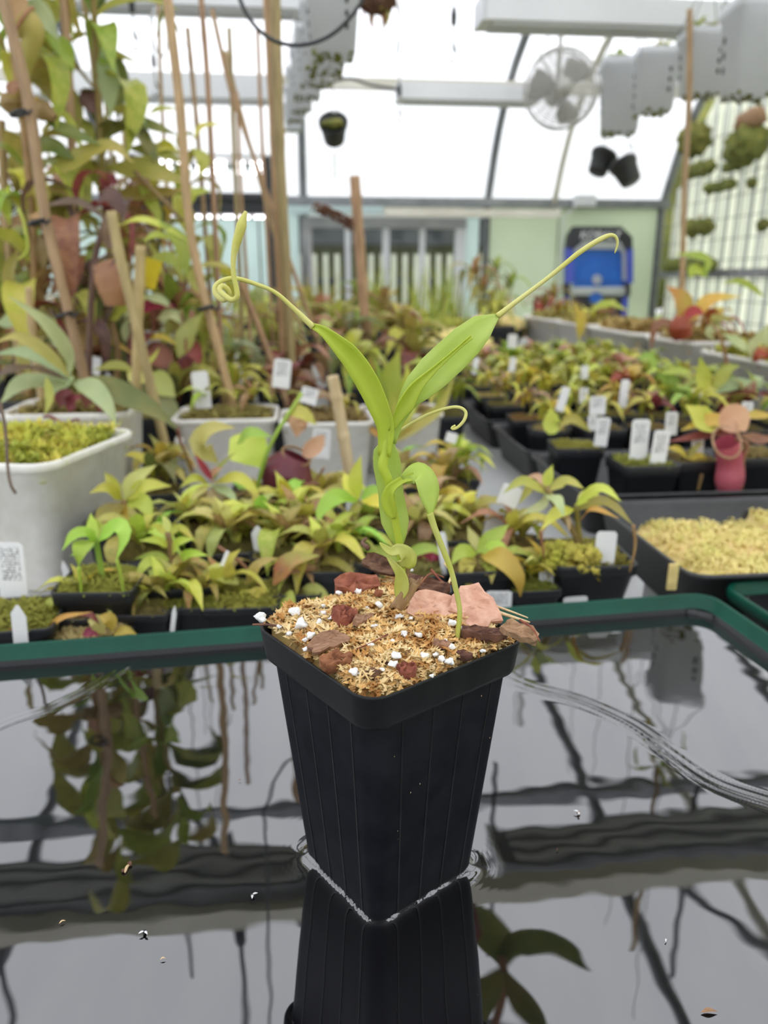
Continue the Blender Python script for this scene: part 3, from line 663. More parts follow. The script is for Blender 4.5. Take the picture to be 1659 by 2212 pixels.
# dead stem stub beside the shoot
def ptube(name, pts, rads, mat, n=20, par=None, sides=10):
    P = [at(px, py, Y=y) for px, py, y in pts]; Q = spline(P, n); k = [m_per_px(q) for q in Q]
    mb = MB(); mb.tube(Q, [interp(rads, i/n)*k[i] for i in range(n+1)], sides); return mb.build(name, mat, par or PP, world=True)
ptube('dead_stub', ((858, 1312, .330), (872, 1292, .3305), (885, 1272, .331), (896, 1256, .331)), (13, 15, 14, 13), 'stem_dry', 14, sides=14)
rr_ = random.Random(9)
for i in range(22):
    a_ = 2*pi*i/22; ox, oy = cos(a_)*15, sin(a_)*.0022; e_ = rr_.uniform(-6, 8)
    ptube('fibre', ((858+ox+rr_.uniform(-3, 3), 1312, .330-oy), (874+ox, 1288, .3305-oy), (896+ox*rr_.uniform(.8, 1.15)+e_*.4, 1254-e_, .331-oy)), (2.6, 2.8, 1.4), 'stem_dry' if i % 3 else 'bark_brown', 6, sides=5)
ptube('dead_twig', ((870, 1262, .337), (877, 1236, .337), (885, 1210, .337), (890, 1194, .337)), (10, 8, 8, 9), 'stem_dry', 10)
# shoot
stem = ptube('stem', ((862, 1296, .3335), (868, 1245, .3335), (866, 1205, .3345), (862, 1170, .3345), (853, 1120, .333), (845, 1075, .332), (838, 1035, .331), (827, 1008, .331), (832, 978, .332), (836, 945, .333), (842, 918, .334)), (9, 9, 8, 8, 8, 9, 9, 10, 11, 11, 6), 'leaf_main', 40)
def mleaf(pts, wpx, mat, prof=LEAFW, nh=Vector((0, -.85, .5)), fold=.3, n=24, twist=0, wave=0, nm='leaf', thick=.00045):
    P = [at(px, py, Y=y) for px, py, y in pts]; k = m_per_px(P[len(P)//2])
    mb = leaf_mb(P, wpx*k, nh, prof, fold, n, wave, twist); o = mb.build(nm, mat, PP, world=True)
    s = o.modifiers.new('thickness', 'SOLIDIFY'); s.thickness = thick; s.offset = 0; return o
def tendril(par, pts, rads, mat='leaf_tendril', n=60):
    P = [at(px, py, Y=y) for px, py, y in pts]; Q = spline(P, n); k = m_per_px(P[0])
    mb = MB(); mb.tube(Q, [interp(rads, i/n)*k for i in range(n+1)], 8); return mb.build('tendril', mat, par, world=True)
# left leaf, folded, with its coiled tendril and bud
lf = mleaf(((834, 985, .331), (838, 925, .331), (822, 875, .330), (797, 822, .329), (765, 775, .328), (735, 745, .327), (700, 716, .326), (674, 704, .326)), 54, 'leaf_main', (.6, .75, .85, .95, 1.0, .95, .8, .5, .2), Vector((-.45, -.75, .3)), .55)
tendril(lf, ((676, 706, .326), (634, 666, .325), (595, 632, .324), (551, 613, .323), (512, 602, .322), (484, 605, .321), (466, 618, .320), (466, 636, .319), (482, 648, .318), (495, 637, .317), (490, 624, .316), (479, 618, .315), (475, 628, .314), (487, 640, .313), (501, 648, .312), (512, 641, .311), (511, 624, .311), (505, 596, .311), (504, 563, .311), (508, 535, .311), (517, 503, .311), (524, 478, .311), (528, 466, .311), (531, 456, .311)), (7, 6, 5, 4.5, 4.2, 4.2, 4.5, 5, 5.5, 5.8, 6, 6, 6, 5.5, 5, 5, 6, 9, 10, 3), n=110)
# right leaf
rf = mleaf(((847, 958, .333), (858, 915, .334), (885, 860, .335), (930, 812, .336), (985, 760, .337), (1035, 712, .338), (1078, 680, .339)), 76, 'leaf_main_pale', (.22, .32, .5, .85, 1.0, 1.0, .95, .72, .08), Vector((.1, -.9, .35)), .28)
tendril(rf, ((1074, 683, .339), (1120, 648, .339), (1180, 603, .339), (1216, 574, .339), (1252, 545, .339), (1293, 519, .339), (1319, 508, .339), (1331, 513, .339), (1334, 526, .339), (1331, 538, .339), (1328, 547, .339)), (6.5, 5.5, 5, 4.5, 4.5, 5, 5.5, 5.5, 5.5, 3.5, 1.5))
# rolled young leaf lying in it
mleaf(((842, 930, .331), (866, 878, .331), (892, 838, .331), (930, 803, .331), (968, 770, .332), (1000, 742, .332), (1018, 727, .332)), 40, 'leaf_main', (.3, .6, 1.0, .8, .5, .3, .22, .18, .22), Vector((.5, -.8, .2)), .9, nm='young_leaf')
# strap leaf behind the stem, its tendril hooks to the right
sf = mleaf(((864, 1184, .3385), (856, 1140, .339), (848, 1095, .340), (842, 1050, .340), (836, 1005, .340), (834, 975, .340), (844, 945, .339)), 76, 'leaf_main_pale', (.14, .55, .8, .78, .72, .74, .78, .7, .15), Vector((.1, -.98, .15)), .18)
tendril(sf, ((845, 947, .339), (858, 935, .339), (893, 912, .338), (930, 893, .337), (968, 881, .336), (992, 880, .335), (1006, 890, .334), (1003, 907, .333), (991, 921, .333), (980, 927, .333), (976, 924, .334), (984, 919, .334)), (4, 3.4, 3.4, 3.2, 3.2, 3.2, 3.4, 3.6, 3.8, 3.4, 2.5), n=70)
# arching leaf to the right with a long tendril down to the mix
cl = mleaf(((851, 1120, .330), (841, 1082, .329), (846, 1056, .328), (872, 1036, .327), (895, 1030, .326)), 30, 'leaf_main', (.3, .8, 1.0, .95, .8, .65, .55, .55, .6), Vector((-.3, -.85, .3)), .7, nm='leaf_sheath')
af = mleaf(((872, 1037, .327), (890, 1026, .326), (908, 1026, .325), (918, 1044, .324), (924, 1070, .3235), (928, 1095, .323), (929, 1112, .323)), 62, 'leaf_main_pale', (.35, .55, .85, .95, 1.0, .95, .75, .45, .15), Vector((.55, -.7, .5)), .25)
tendril(af, ((928, 1108, .323), (940, 1144, .322), (959, 1191, .321), (975, 1234, .320), (987, 1284, .319), (993, 1320, .318), (990, 1360, .317), (985, 1400, .316)), (8, 7, 6.5, 6.5, 6, 6, 5.5, 5.5, 6, 3), 'leaf_main_yellow')
# two small basal leaves
mleaf(((873, 1226, .331), (878, 1202, .330), (862, 1187, .329), (846, 1192, .328), (832, 1184, .328), (820, 1172, .328)), 42, 'leaf_main_yellow', (.5, 1.0, 1.0, .8, .6, .5, .4, .3, .06), Vector((.2, -.8, .5)), .4)
mleaf(((862, 1294, .330), (870, 1265, .329), (866, 1240, .3285), (853, 1222, .328), (842, 1209, .328), (836, 1202, .328)), 34, 'leaf_main_yellow', (.4, .8, 1.0, .95, .8, .6, .45, .3, .1), Vector((-.3, -.8, .4)), .5)
# pale flecks stuck to the pot wall
nf = RP@Vector((1, 0, 0))
for i, (px, py, s) in enumerate(((852, 1634, 3), (907, 1693, 4), (887, 1712, 4), (859, 1795, 3), (860, 1812, 2), (1040, 1503, 4), (1058, 1594, 3), (935, 1548, 3), (786, 1943, 2))):
    d = ray(px, py); best = None
    for M in (nf, RP@Vector((0, -1, 0)), RP@Vector((-1, 0, 0)), RP@Vector((0, 1, 0))):
        sl = (pot_half(bt)-.029)/(bt-.003); n_ = Vector((M.x, M.y, -sl)); c0 = PC+M*.029+Vector((0, 0, .003))
        if d.dot(n_) < 0:
            t_ = (c0-CAM).dot(n_)/d.dot(n_); q = CAM+d*t_; l = RP.transposed()@(q-PC)
            if max(abs(l.x), abs(l.y)) < pot_half(q.z)+.0015: best = q
    if best is None: continue
    mb = MB(); k = m_per_px(best); mb.blob(best, s*k*.6, i, 1, .5, (.4, .5, 1.2)); mb.build('fleck', 'wood_splint', PP, world=True)
# ================================================================== libraries
LIB = {}
ARCH = {'a': [(0, 0), (.3, .14), (.65, .20), (1, .10)], 'b': [(0, 0), (.28, .22), (.62, .22), (.92, -.10)], 'c': [(0, 0), (.35, .05), (.7, .05), (1, -.02)], 'd': [(0, 0), (.22, .26), (.5, .22), (.72, -.22)]}
def lib_leaf(kind, colr, wide):
    k = (kind, colr, wide)
    if k not in LIB:
        mb = leaf_mb([(x, 0, z) for x, z in ARCH[kind]], wide, Vector((0, 0, 1)), fold=.35, n=9, wave=.1)
        LIB[k] = mb.data('leaf', 'leaf_'+colr)
    return LIB[k]
def lib_blade(colr):
    if ('bl', colr) not in LIB:
        LIB[('bl', colr)] = leaf_mb([(0, 0, 0), (.08, 0, .4), (.2, 0, .75), (.38, 0, 1)], .06, Vector((1, 0, 0)), (1, 1, .95, .9, .8, .65, .5, .3, .05), .3, 6).data('blade', 'leaf_'+colr)
    return LIB[('bl', colr)]
def lib_moss(colr, seed):
    k = ('moss', colr, seed)
    if k not in LIB:                   # unit square patch, tufted
        r = random.Random(seed); mb = MB(); N = 12
        def hz(x, y):
            e = max(abs(x), abs(y))*2
            return .10*(1-e**4)+.10*noise.noise(Vector((x*5+seed, y*5, 0)))*(1-e**6)-.12*(e**10)
        for j in range(N+1):
            for i in range(N+1): x, y = i/N-.5, j/N-.5; mb.v.append(Vector((x, y, hz(x, y))))
        for j in range(N):
            for i in range(N): mb.f.append((j*(N+1)+i, j*(N+1)+i+1, (j+1)*(N+1)+i+1, (j+1)*(N+1)+i))
        for q in range(620):
            x, y = r.uniform(-.48, .48), r.uniform(-.48, .48); z = hz(x, y)-.01; a = r.random()*6.28; l = r.uniform(.07, .17); w = r.uniform(.018, .035)
            d = Vector((cos(a), sin(a), 0)); s_ = Vector((-sin(a), cos(a), 0)); b = Vector((x, y, z))
            mb.add([b-s_*w, b+s_*w, b+d*l*.5+Vector((0, 0, l*.8))+s_*w*.6, b+d*l*.9+Vector((0, 0, l*.7)), b+d*l*.5+Vector((0, 0, l*.8))-s_*w*.6], [(0, 1, 2, 4), (4, 2, 3)])
        LIB[k] = mb.data('moss', 'moss_'+colr)
    return LIB[k]
def lib_pot(kind):
    if ('pot', kind) in LIB: return LIB[('pot', kind)]
    mb = MB()
    if kind == 'sq':                   # unit: half-width 1 at rim, height 1 -> scaled (hx, hx, h)
        mb.loft_sq([(0, .70, .70, .12), (.02, .72, .72, .14), (.80, .92, .92, .18), (.805, .98, .98, .2), (.98, 1, 1, .2), (1, .985, .985, .19), (.985, .94, .94, .18), (.80, .90, .90, .17), (.78, .88, .88, .16)], 4, True, True); m_ = 'black_plastic'
    elif kind == 'rd':
        mb.lathe([(0, 0), (.68, 0), (.70, .02), (.92, .82), (.98, .83), (1, .98), (.98, 1), (.93, .98), (.90, .80), (0, .78)], 20); m_ = 'black_plastic'
    elif kind == 'tub':
        mb.loft_sq([(0, .80, .80, .2), (.02, .82, .82, .22), (.93, .95, .95, .25), (.935, 1.0, 1.0, .26), (.985, 1.01, 1.01, .26), (1, .99, .99, .25), (.98, .94, .94, .24), (.86, .92, .92, .23)], 5, True, True); m_ = 'white_plastic'
    LIB[('pot', kind)] = mb.data('pot', m_); return LIB[('pot', kind)]
GA = 2.39996
def potted(name, label, cat, rim, hw, pot='sq', base=0.0, moss='green', group=None, rz=None, seed=0, nopot=False):
    """thing standing on z=base whose pot rim centre is rim (world)"""
    r = random.Random(seed*77+5); t = thing(name, label, cat, (rim.x, rim.y, base), 0.0, group)
    rz = YAW+r.uniform(-.12, .12) if rz is None else rz; h = rim.z-base
    hx, hy = hw if isinstance(hw, tuple) else (hw, hw)
    if not nopot: link('pot', lib_pot(pot), t, (0, 0, 0), (0, 0, rz), (hx, hy, h))
    if moss:
        s = 1.80 if pot != 'rd' else 1.35
        link('moss', lib_moss(moss, seed % 3), t, (0, 0, h*.93), (0, 0, rz), (hx*s, hy*s, (hx+hy)*.5))
    return t
def rosette(t, crown, n, L, cols, wide=.26, el=(70, 5), kinds='abd', seed=0, stem=None, az0=0.0):
    r = random.Random(seed*13+1)
    for i in range(n):
        u = i/max(1, n-1); az = az0+i*GA+r.uniform(-.3, .3); e = radians(el[0]+(el[1]-el[0])*u+r.uniform(-8, 8))
        s = L*(.6+.4*min(1, u*1.7))*r.uniform(.85, 1.12)
        k = kinds[min(len(kinds)-1, int(u*len(kinds)))]
        link('leaf', lib_leaf(k, cols[i % len(cols)], wide), t, crown, (r.uniform(-.25, .25), -e, az), s)
    if stem:
        mb = MB(); mb.tube(spline([Vector(stem), (Vector(stem)+Vector(crown))/2+Vector((.003, 0, 0)), Vector(crown)+Vector((0, 0, L*.06))], 6), [L*.05, L*.045, L*.04, L*.04, L*.035, L*.03, L*.02], 6); mb.build('stem', 'leaf_olive', t)
def leafpx(t, pts, wpx, colr, Y0, nh=Vector((0, -.75, .66)), prof=LEAFW, fold=.3, n=12, twist=0.0, nm='leaf', tip=None, tipcol='olive'):
    """blade through image points (px, py, dy); optional tendril beyond the tip"""
    P = [at(p[0], p[1], Y=Y0+(p[2] if len(p) > 2 else 0)) for p in pts]; k = m_per_px(P[len(P)//2])
    o = leaf_mb(P, wpx*k, nh, prof, fold, n, .08, twist).build(nm, 'leaf_'+colr, t, world=True)
    if tip:
        Q = spline([P[-1]]+[at(p[0], p[1], Y=Y0+(p[2] if len(p) > 2 else 0)) for p in tip], 12); kk = m_per_px(P[-1])
        mb = MB(); mb.tube(Q, [kk*(4.0-2*i/12) for i in range(13)], 6); mb.build('tendril', 'leaf_'+tipcol, o, world=True)
    return o
def stalkpx(t, pts, r0, r1, mat, Y0, nm='stem', n=12):
    P = [at(p[0], p[1], Y=Y0+(p[2] if len(p) > 2 else 0)) for p in pts]; Q = spline(P, n); k = m_per_px(P[0])
    mb = MB(); mb.tube(Q, [(r0+(r1-r0)*i/n)*k for i in range(n+1)], 7); return mb.build(nm, mat, t, world=True)
def pitcher(t, axis, rads, colr, Y0, lid=None, lidw=40, lidcol=None, rimcol='orange', tilt=.5):
    """hollow trap: axis from base to mouth in image points, radii in px along it"""
    P = [at(p[0], p[1], Y=Y0+(p[2] if len(p) > 2 else 0)) for p in axis]; Q = spline(P, 16); k = m_per_px(P[0])
    mb = MB(); mb.tube(Q, [interp(rads, i/16)*k for i in range(17)], 14, cap=False)
    o = mb.build('pitcher', 'leaf_'+colr, t, world=True); R = rads[-1]*k; c = Q[-1]; ax = (Q[-1]-Q[-2]).normalized()
    a = Vector((1, 0, 0)); b = (ax.cross(a)).normalized(); a = b.cross(ax).normalized()
    ring = [c+a*cos(q)*R*1.05+b*sin(q)*R*1.05+ax*(sin(q)*R*tilt) for q in [2*pi*i/20 for i in range(20)]]
    mb = MB(); mb.tube(ring, R*.11, 7, closed=True); mb.build('peristome', 'leaf_'+rimcol, o, world=True)
    if lid:
        L_ = [at(p[0], p[1], Y=Y0+(p[2] if len(p) > 2 else 0)) for p in lid]
        leaf_mb(L_, lidw*k, Vector((.2, -.8, .5)), (.25, .7, .95, 1, 1, .95, .8, .5, .1), .3, 10).build('lid', 'leaf_'+(lidcol or colr), o, world=True)
    return o
# plant tags -------------------------------------------------------
def lib_tag(style):
    if ('tag', style) in LIB: return LIB[('tag', style)]
    outl = {'flat': [(-.5, 0), (.5, 0), (.5, .94), (.38, 1), (-.38, 1), (-.5, .94)], 'point': [(-.5, 0), (.5, 0), (.5, .72), (.05, 1), (-.12, 1), (-.5, .8)], 'cut': [(-.4, 0), (.5, 0), (.5, .72), (-.05, 1), (-.4, .97)]}[style.split('_')[0]]
    mb = MB(); n = len(outl); mb.v = [Vector((x, y_, z)) for y_ in (-.03, .03) for x, z in outl]
    mb.f = [tuple(range(n)), tuple(range(2*n-1, n-1, -1))]+[(i, n+i, n+(i+1) % n, (i+1) % n) for i in range(n)]
    LIB[('tag', style)] = mb.data('tag', 'tag_print' if style.endswith('print') else 'tag_white', False); return LIB[('tag', style)]
def ptag(label, top, bot, wpx, Y, style='flat', group='white plant tags', dY=0.0, rz=0.0):
    a, b = at(bot[0], bot[1], Y=Y), at(top[0], top[1], Y=Y+dY); w = wpx*m_per_px(a)
    o = link('plant_tag', lib_tag(style)); d = b-a; L = d.length; zax = d.normalized(); yax = (FWD-zax*FWD.dot(zax)).normalized(); xax = yax.cross(zax)
    yax = zax.cross(xax); M = Matrix((xax, yax, zax)).transposed()
    o.matrix_world = Matrix.Translation(a) @ M.to_4x4() @ Matrix.Rotation(rz, 4, 'Z') @ Matrix.Diagonal((w, .012, L, 1))
    return tag(o, label, 'plant tag', group)
def cane(label, pts, rpx, Y0, mat='bamboo', name='bamboo_stake', group='bamboo stakes', ground=True, cat='stake', node_gap=.11):
    P = [at(p[0], p[1], Y=Y0+(p[2] if len(p) > 2 else 0)) for p in pts]; k = m_per_px(P[len(P)//2]); r0 = rpx*k
    if ground and P[-1].z > .05:
        d = P[-1]-P[-2]; P.append(P[-1]+d*((.05-P[-1].z)/d.z) if d.z < -.02 else Vector((P[-1].x, P[-1].y, .05)))
    n = 40; Q = spline(P, n); L = 0; R = []
    for i in range(n+1):
        if i: L += (Q[i]-Q[i-1]).length
        ph = (L/node_gap) % 1; R.append(r0*(1.0+.16*exp(-((ph-.5)/.06)**2)))
    t = thing(name, label, cat, Q[-1], 0, group)
    mb = MB(); mb.tube(Q, R, 9); mb.build('cane', mat, t, world=True); return t

# ================================================================== black seedling trays on the right
def btray(label, u0, v0, du=.54, dv=.256, h=.06):
    c = hs(u0+du/2, v0+dv/2, 0); t = thing('seedling_tray', label, 'tray', c, YAW, 'black seedling trays'); a, b = du/2, dv/2
    mb = MB(); mb.loft_sq([(0, a-.02, b-.02, .02), (.002, a-.018, b-.018, .02), (h-.006, a-.006, b-.006, .02), (h-.005, a-.001, b-.001, .022), (h, a, b, .022), (h, a-.004, b-.004, .02), (h-.006, a-.009, b-.009, .02), (.006, a-.022, b-.022, .02)], 5, True, True)
    mb.build('shell', 'tray_plastic', t); return t
TV = [.626, .905, 1.163, 1.445, 1.725, 2.005, 2.285]
TL = ['near black tray of golden sphagnum beside the green tray', 'black tray carrying the red pitcher and tagged moss pots', 'third black tray back, left corner beside the grey strip', 'fourth black tray back, packed with seedling pots', 'fifth black tray back, packed with seedling pots', 'sixth black tray back, in front of the white tubs', 'farthest black tray, next to the moss mounds']
TRAYS = [btray(l, .352, v) for v, l in zip(TV, TL)]
# sphagnum bed in the near tray
tb = hs(.352+.27, TV[0]+.136, 0)
bed = thing('sphagnum_bed', 'bed of golden sphagnum moss filling the near black tray', 'moss', (tb.x, tb.y, .007), YAW)
r = random.Random(4); mb = MB(); nx_, ny_ = 46, 22
def bedz(x, y): return .030+.010*noise.noise(Vector((x*14, y*14, 2)))+.004*noise.noise(Vector((x*60, y*60, 2)))-(.012 if abs(x+.10) < .03 and y > .05 else 0)-(.022*exp(-((x+.23)/.03)**2))
for j in range(ny_+1):
    for i in range(nx_+1): x, y = (i/nx_-.5)*.49, (j/ny_-.5)*.225; mb.v.append(Vector((x, y, bedz(x, y))))
for j in range(ny_):
    for i in range(nx_): mb.f.append((j*(nx_+1)+i, j*(nx_+1)+i+1, (j+1)*(nx_+1)+i+1, (j+1)*(nx_+1)+i))
mb.build('moss_mat', 'moss_gold', bed)
mb = MB()
for q in range(6500):
    x, y = r.uniform(-.245, .245), r.uniform(-.112, .112); b = Vector((x, y, bedz(x, y)-.001)); a = r.random()*6.28; l = r.uniform(.005, .010); w = r.uniform(.0012, .0022)
    d = Vector((cos(a), sin(a), 0)); s_ = Vector((-sin(a), cos(a), 0))
    mb.add([b-s_*w*.5, b+s_*w*.5, b+d*l*.5+Vector((0, 0, l*.8))+s_*w, b+d*l+Vector((0, 0, l*.6)), b+d*l*.5+Vector((0, 0, l*.8))-s_*w], [(0, 1, 2, 4), (4, 2, 3)])
o = mb.build('moss_tips', 'moss_gold', bed); o['kind'] = 'stuff'

def tray_part(t, px, py, Y, sx, sz, mat, nm):
    p = at(px, py, Y=Y); l = RY.transposed()@(p-t.location); mb = MB(); mb.box(l, (sx, .003, sz)); mb.build(nm, mat, t, smooth=False)
tray_part(TRAYS[0], 1453, 1246, .678, .009, .026, 'moss_gold', 'slot')
tray_part(TRAYS[1], 1455, 1122, .946, .016, .020, 'dark_hole', 'slot')
# ================================================================== foreground plants behind the green tray
def P_(label, crown, Y, pot=None, hw=.036, rimz=.078, kind='sq', moss='green', base=0.0, name='pitcher_plant', cat='potted plant', group='pitcher plants on the bench', seed=0, rimpx=None):
    """thing at bench level; pot centred under the crown (or at rimpx)"""
    c = at(rimpx[0], rimpx[1], Y=Y) if rimpx else at(crown[0], crown[1], Y=Y)
    return potted(name, label, cat, Vector((c.x, c.y, base+rimz)), hw, kind, base, moss, group, None, seed)
Y = .65
t = P_('bright green rosette in a black pot at the left of the green tray rim', (206, 1169), Y, rimpx=(222, 1240), moss='green', seed=1, rimz=.064)
for pts, w_, c_, tp in ((((208, 1172), (188, 1152, -.01), (160, 1157, -.02), (134, 1190, -.03)), 30, 'fresh', None), (((206, 1172), (184, 1176, -.02), (173, 1196, -.03), (170, 1224, -.03)), 46, 'fresh', ((174, 1262, -.03), (180, 1318, -.03))),
        (((208, 1172), (200, 1140, .01), (196, 1108, .02)), 26, 'fresh', None), (((212, 1170), (238, 1146, -.01), (262, 1138, -.02), (270, 1160, -.025), (252, 1208, -.03)), 40, 'fresh', ((262, 1250, -.03), (272, 1310, -.03))),
        (((210, 1168), (236, 1140, .01), (262, 1118, .02)), 26, 'fresh', None), (((206, 1176), (180, 1195, .02), (150, 1200, .02)), 20, 'fresh', None), (((208, 1170), (214, 1145, .01), (206, 1120, .02)), 24, 'green', None)):
    leafpx(t, pts, w_, c_, Y, tip=tp, tipcol='fresh')
stalkpx(t, ((207, 1165), (214, 1205), (222, 1250)), 6, 7, 'leaf_green', Y)
Y = .80
t = P_('yellow-green rosette with broad upright leaf beside the white tub', (266, 1080), Y, rimpx=(275, 1180), moss='brown', seed=2)
for pts, w_, c_ in ((((268, 1082), (288, 1042), (338, 1004)), 38, 'pale'), (((264, 1080), (230, 1055, -.02), (192, 1066, -.03)), 32, 'lime'), (((270, 1080), (318, 1050, -.01), (370, 1050)), 38, 'lime'), (((274, 1084), (312, 1090, -.03), (328, 1132, -.05)), 42, 'lime'),
        (((264, 1086), (232, 1112, -.03), (205, 1150, -.05)), 50, 'olive'), (((268, 1088), (274, 1130, -.03), (250, 1178, -.05)), 30, 'yellow'), (((262, 1078), (240, 1040, .02), (226, 1020, .03)), 26, 'lime')):
    leafpx(t, pts, w_, c_, Y)
stalkpx(t, ((268, 1080), (272, 1130), (276, 1185)), 7, 9, 'leaf_brown', Y)
Y = .69
t = P_('tiered yellow-green plant on a woody stem with dead leaves at its foot', (390, 1320), Y, rimpx=(392, 1300), moss='brown', rimz=.05, seed=3)
stalkpx(t, ((395, 1345), (390, 1290), (382, 1240), (372, 1195), (362, 1150)), 17, 6, 'leaf_brown', Y, n=16)
for pts, w_, c_ in ((((366, 1184), (340, 1168, -.01), (300, 1168, -.02)), 20, 'lime'), (((366, 1160), (384, 1142, .01), (408, 1142)), 20, 'lime'), (((370, 1200), (388, 1172, -.02), (420, 1164, -.03)), 28, 'lime'), (((372, 1224), (320, 1216, -.02), (286, 1262, -.03)), 26, 'lime'),
        (((368, 1212), (330, 1200, .02), (288, 1208, .02)), 20, 'fresh'), (((380, 1230), (408, 1198, -.02), (450, 1200, -.03)), 28, 'fresh'), (((378, 1214), (405, 1200, .02), (428, 1228, .02)), 22, 'pale'), (((372, 1232), (356, 1240, -.03), (342, 1270, -.03)), 28, 'fresh'),
        (((362, 1156), (344, 1140, .01), (322, 1138)), 18, 'lime'), (((364, 1152), (360, 1130), (350, 1112)), 18, 'pale'), (((380, 1262), (352, 1270, -.02), (330, 1306, -.02)), 28, 'dry'), (((386, 1258), (406, 1262, -.02), (414, 1290, -.02)), 28, 'dry'), (((380, 1250), (362, 1262, -.03), (368, 1290, -.03)), 24, 'dry')):
    leafpx(t, pts, w_, c_, Y)
Y = .86
t = P_('plant with reddish crown and one tan dead leaf hanging', (456, 1045), Y, rimpx=(456, 1110), moss='brown', seed=4)
for pts, w_, c_ in ((((450, 1046), (420, 1034, -.02), (388, 1054, -.03)), 24, 'lime'), (((462, 1044), (512, 1032, -.02), (545, 1056, -.03), (566, 1094, -.04)), 28, 'lime'), (((462, 1050), (468, 1080, -.02), (470, 1116, -.03)), 38, 'dry'), (((460, 1040), (440, 1010), (420, 980)), 16, 'red'), (((462, 1040), (474, 1010), (510, 975)), 12, 'olive'),
        (((452, 1050), (410, 1075, -.02), (392, 1110, -.03)), 26, 'pale'), (((458, 1048), (500, 1070, -.03), (512, 1100, -.04)), 22, 'silver'), (((458, 1046), (464, 1022, -.02), (480, 1010, -.03)), 30, 'pink')):
    leafpx(t, pts, w_, c_, Y)
Y = .90
t = P_('plant with big lemon leaf and tall thin green stalk before the white tub', (562, 1090), Y, rimpx=(566, 1100), moss='brown', seed=5)
stalkpx(t, ((556, 1090), (558, 1046), (587, 955), (652, 850, .03)), 5, 4, 'leaf_fresh', Y)
for pts, w_, c_ in ((((470, 1000, .02), (434, 962), (458, 926, -.01), (508, 924, -.01)), 52, 'pale'), (((500, 945, .04), (540, 975, .03), (566, 1012, .02)), 92, 'lime'), (((512, 960), (542, 936, -.02), (588, 944, -.03)), 32, 'fresh'), (((618, 892, .02), (652, 893, .02), (684, 918, .02)), 32, 'lime'),
        (((560, 1090), (540, 1060), (500, 1040)), 30, 'fresh'), (((562, 1088), (590, 1060), (612, 1040)), 26, 'fresh'), (((556, 1092), (540, 1080), (530, 1110)), 26, 'yellow'), (((566, 1092), (600, 1080), (640, 1085)), 28, 'lime'), (((566, 1096), (596, 1100), (640, 1110)), 26, 'olive'), (((556, 1096), (556, 1060), (546, 1030)), 22, 'yellow'), (((560, 1092), (580, 1075), (600, 1100)), 24, 'silver')):
    leafpx(t, pts, w_, c_, Y)
Y = .78
t = P_('green rosette with upright pale leaf left of the seedling', (776, 1078), Y, rimpx=(776, 1135), moss='brown', seed=6)
for pts, w_, c_ in ((((774, 1080), (768, 1036), (780, 984)), 32, 'lime'), (((772, 1082), (728, 1074, -.03), (694, 1104, -.04), (688, 1140, -.05)), 42, 'fresh'), (((780, 1082), (824, 1086, -.02), (862, 1124, -.04)), 34, 'yellow'), (((780, 1078), (806, 1060), (836, 1056)), 26, 'fresh'), (((770, 1080), (730, 1056, .02), (692, 1062, .02)), 26, 'olive'), (((774, 1080), (752, 1040, .02), (742, 1022, .03)), 34, 'lime'), (((776, 1086), (766, 1106, -.02), (770, 1130, -.03)), 24, 'olive')):
    leafpx(t, pts, w_, c_, Y)
Y = .71
t = P_('rosette with yellowing drooping leaf right behind the seedling pot', (1034, 1192), Y, rimpx=(1036, 1250), moss='brown', rimz=.06, seed=7)
for pts, w_, c_ in ((((1030, 1194), (1058, 1168), (1100, 1132, .01)), 38, 'fresh'), (((1030, 1196), (998, 1192, -.01), (974, 1220, -.02)), 34, 'fresh'), (((1036, 1194), (1076, 1184, -.01), (1102, 1230, -.02)), 32, 'fresh'), (((1038, 1198), (1080, 1206, -.03), (1118, 1246, -.04), (1124, 1290, -.04)), 50, 'yellow'), (((1030, 1202), (1006, 1228, -.03), (1022, 1290, -.04)), 34, 'lime'), (((1034, 1192), (1020, 1160, .02), (1010, 1136, .03)), 24, 'pale'), (((1038, 1200), (1060, 1230, -.03), (1062, 1262, -.04)), 30, 'blush')):
    leafpx(t, pts, w_, c_, Y)
Y = .73
t = P_('olive clump of arching leaves over a mossy black pot near the tray corner', (1180, 1060), Y, rimpx=(1262, 1200), hw=.042, rimz=.060, moss='green', seed=8)
stalkpx(t, ((1262, 1215), (1240, 1150), (1205, 1100), (1180, 1050)), 8, 6, 'leaf_brown', Y); stalkpx(t, ((1268, 1215), (1250, 1150), (1245, 1090)), 7, 6, 'leaf_olive', Y)
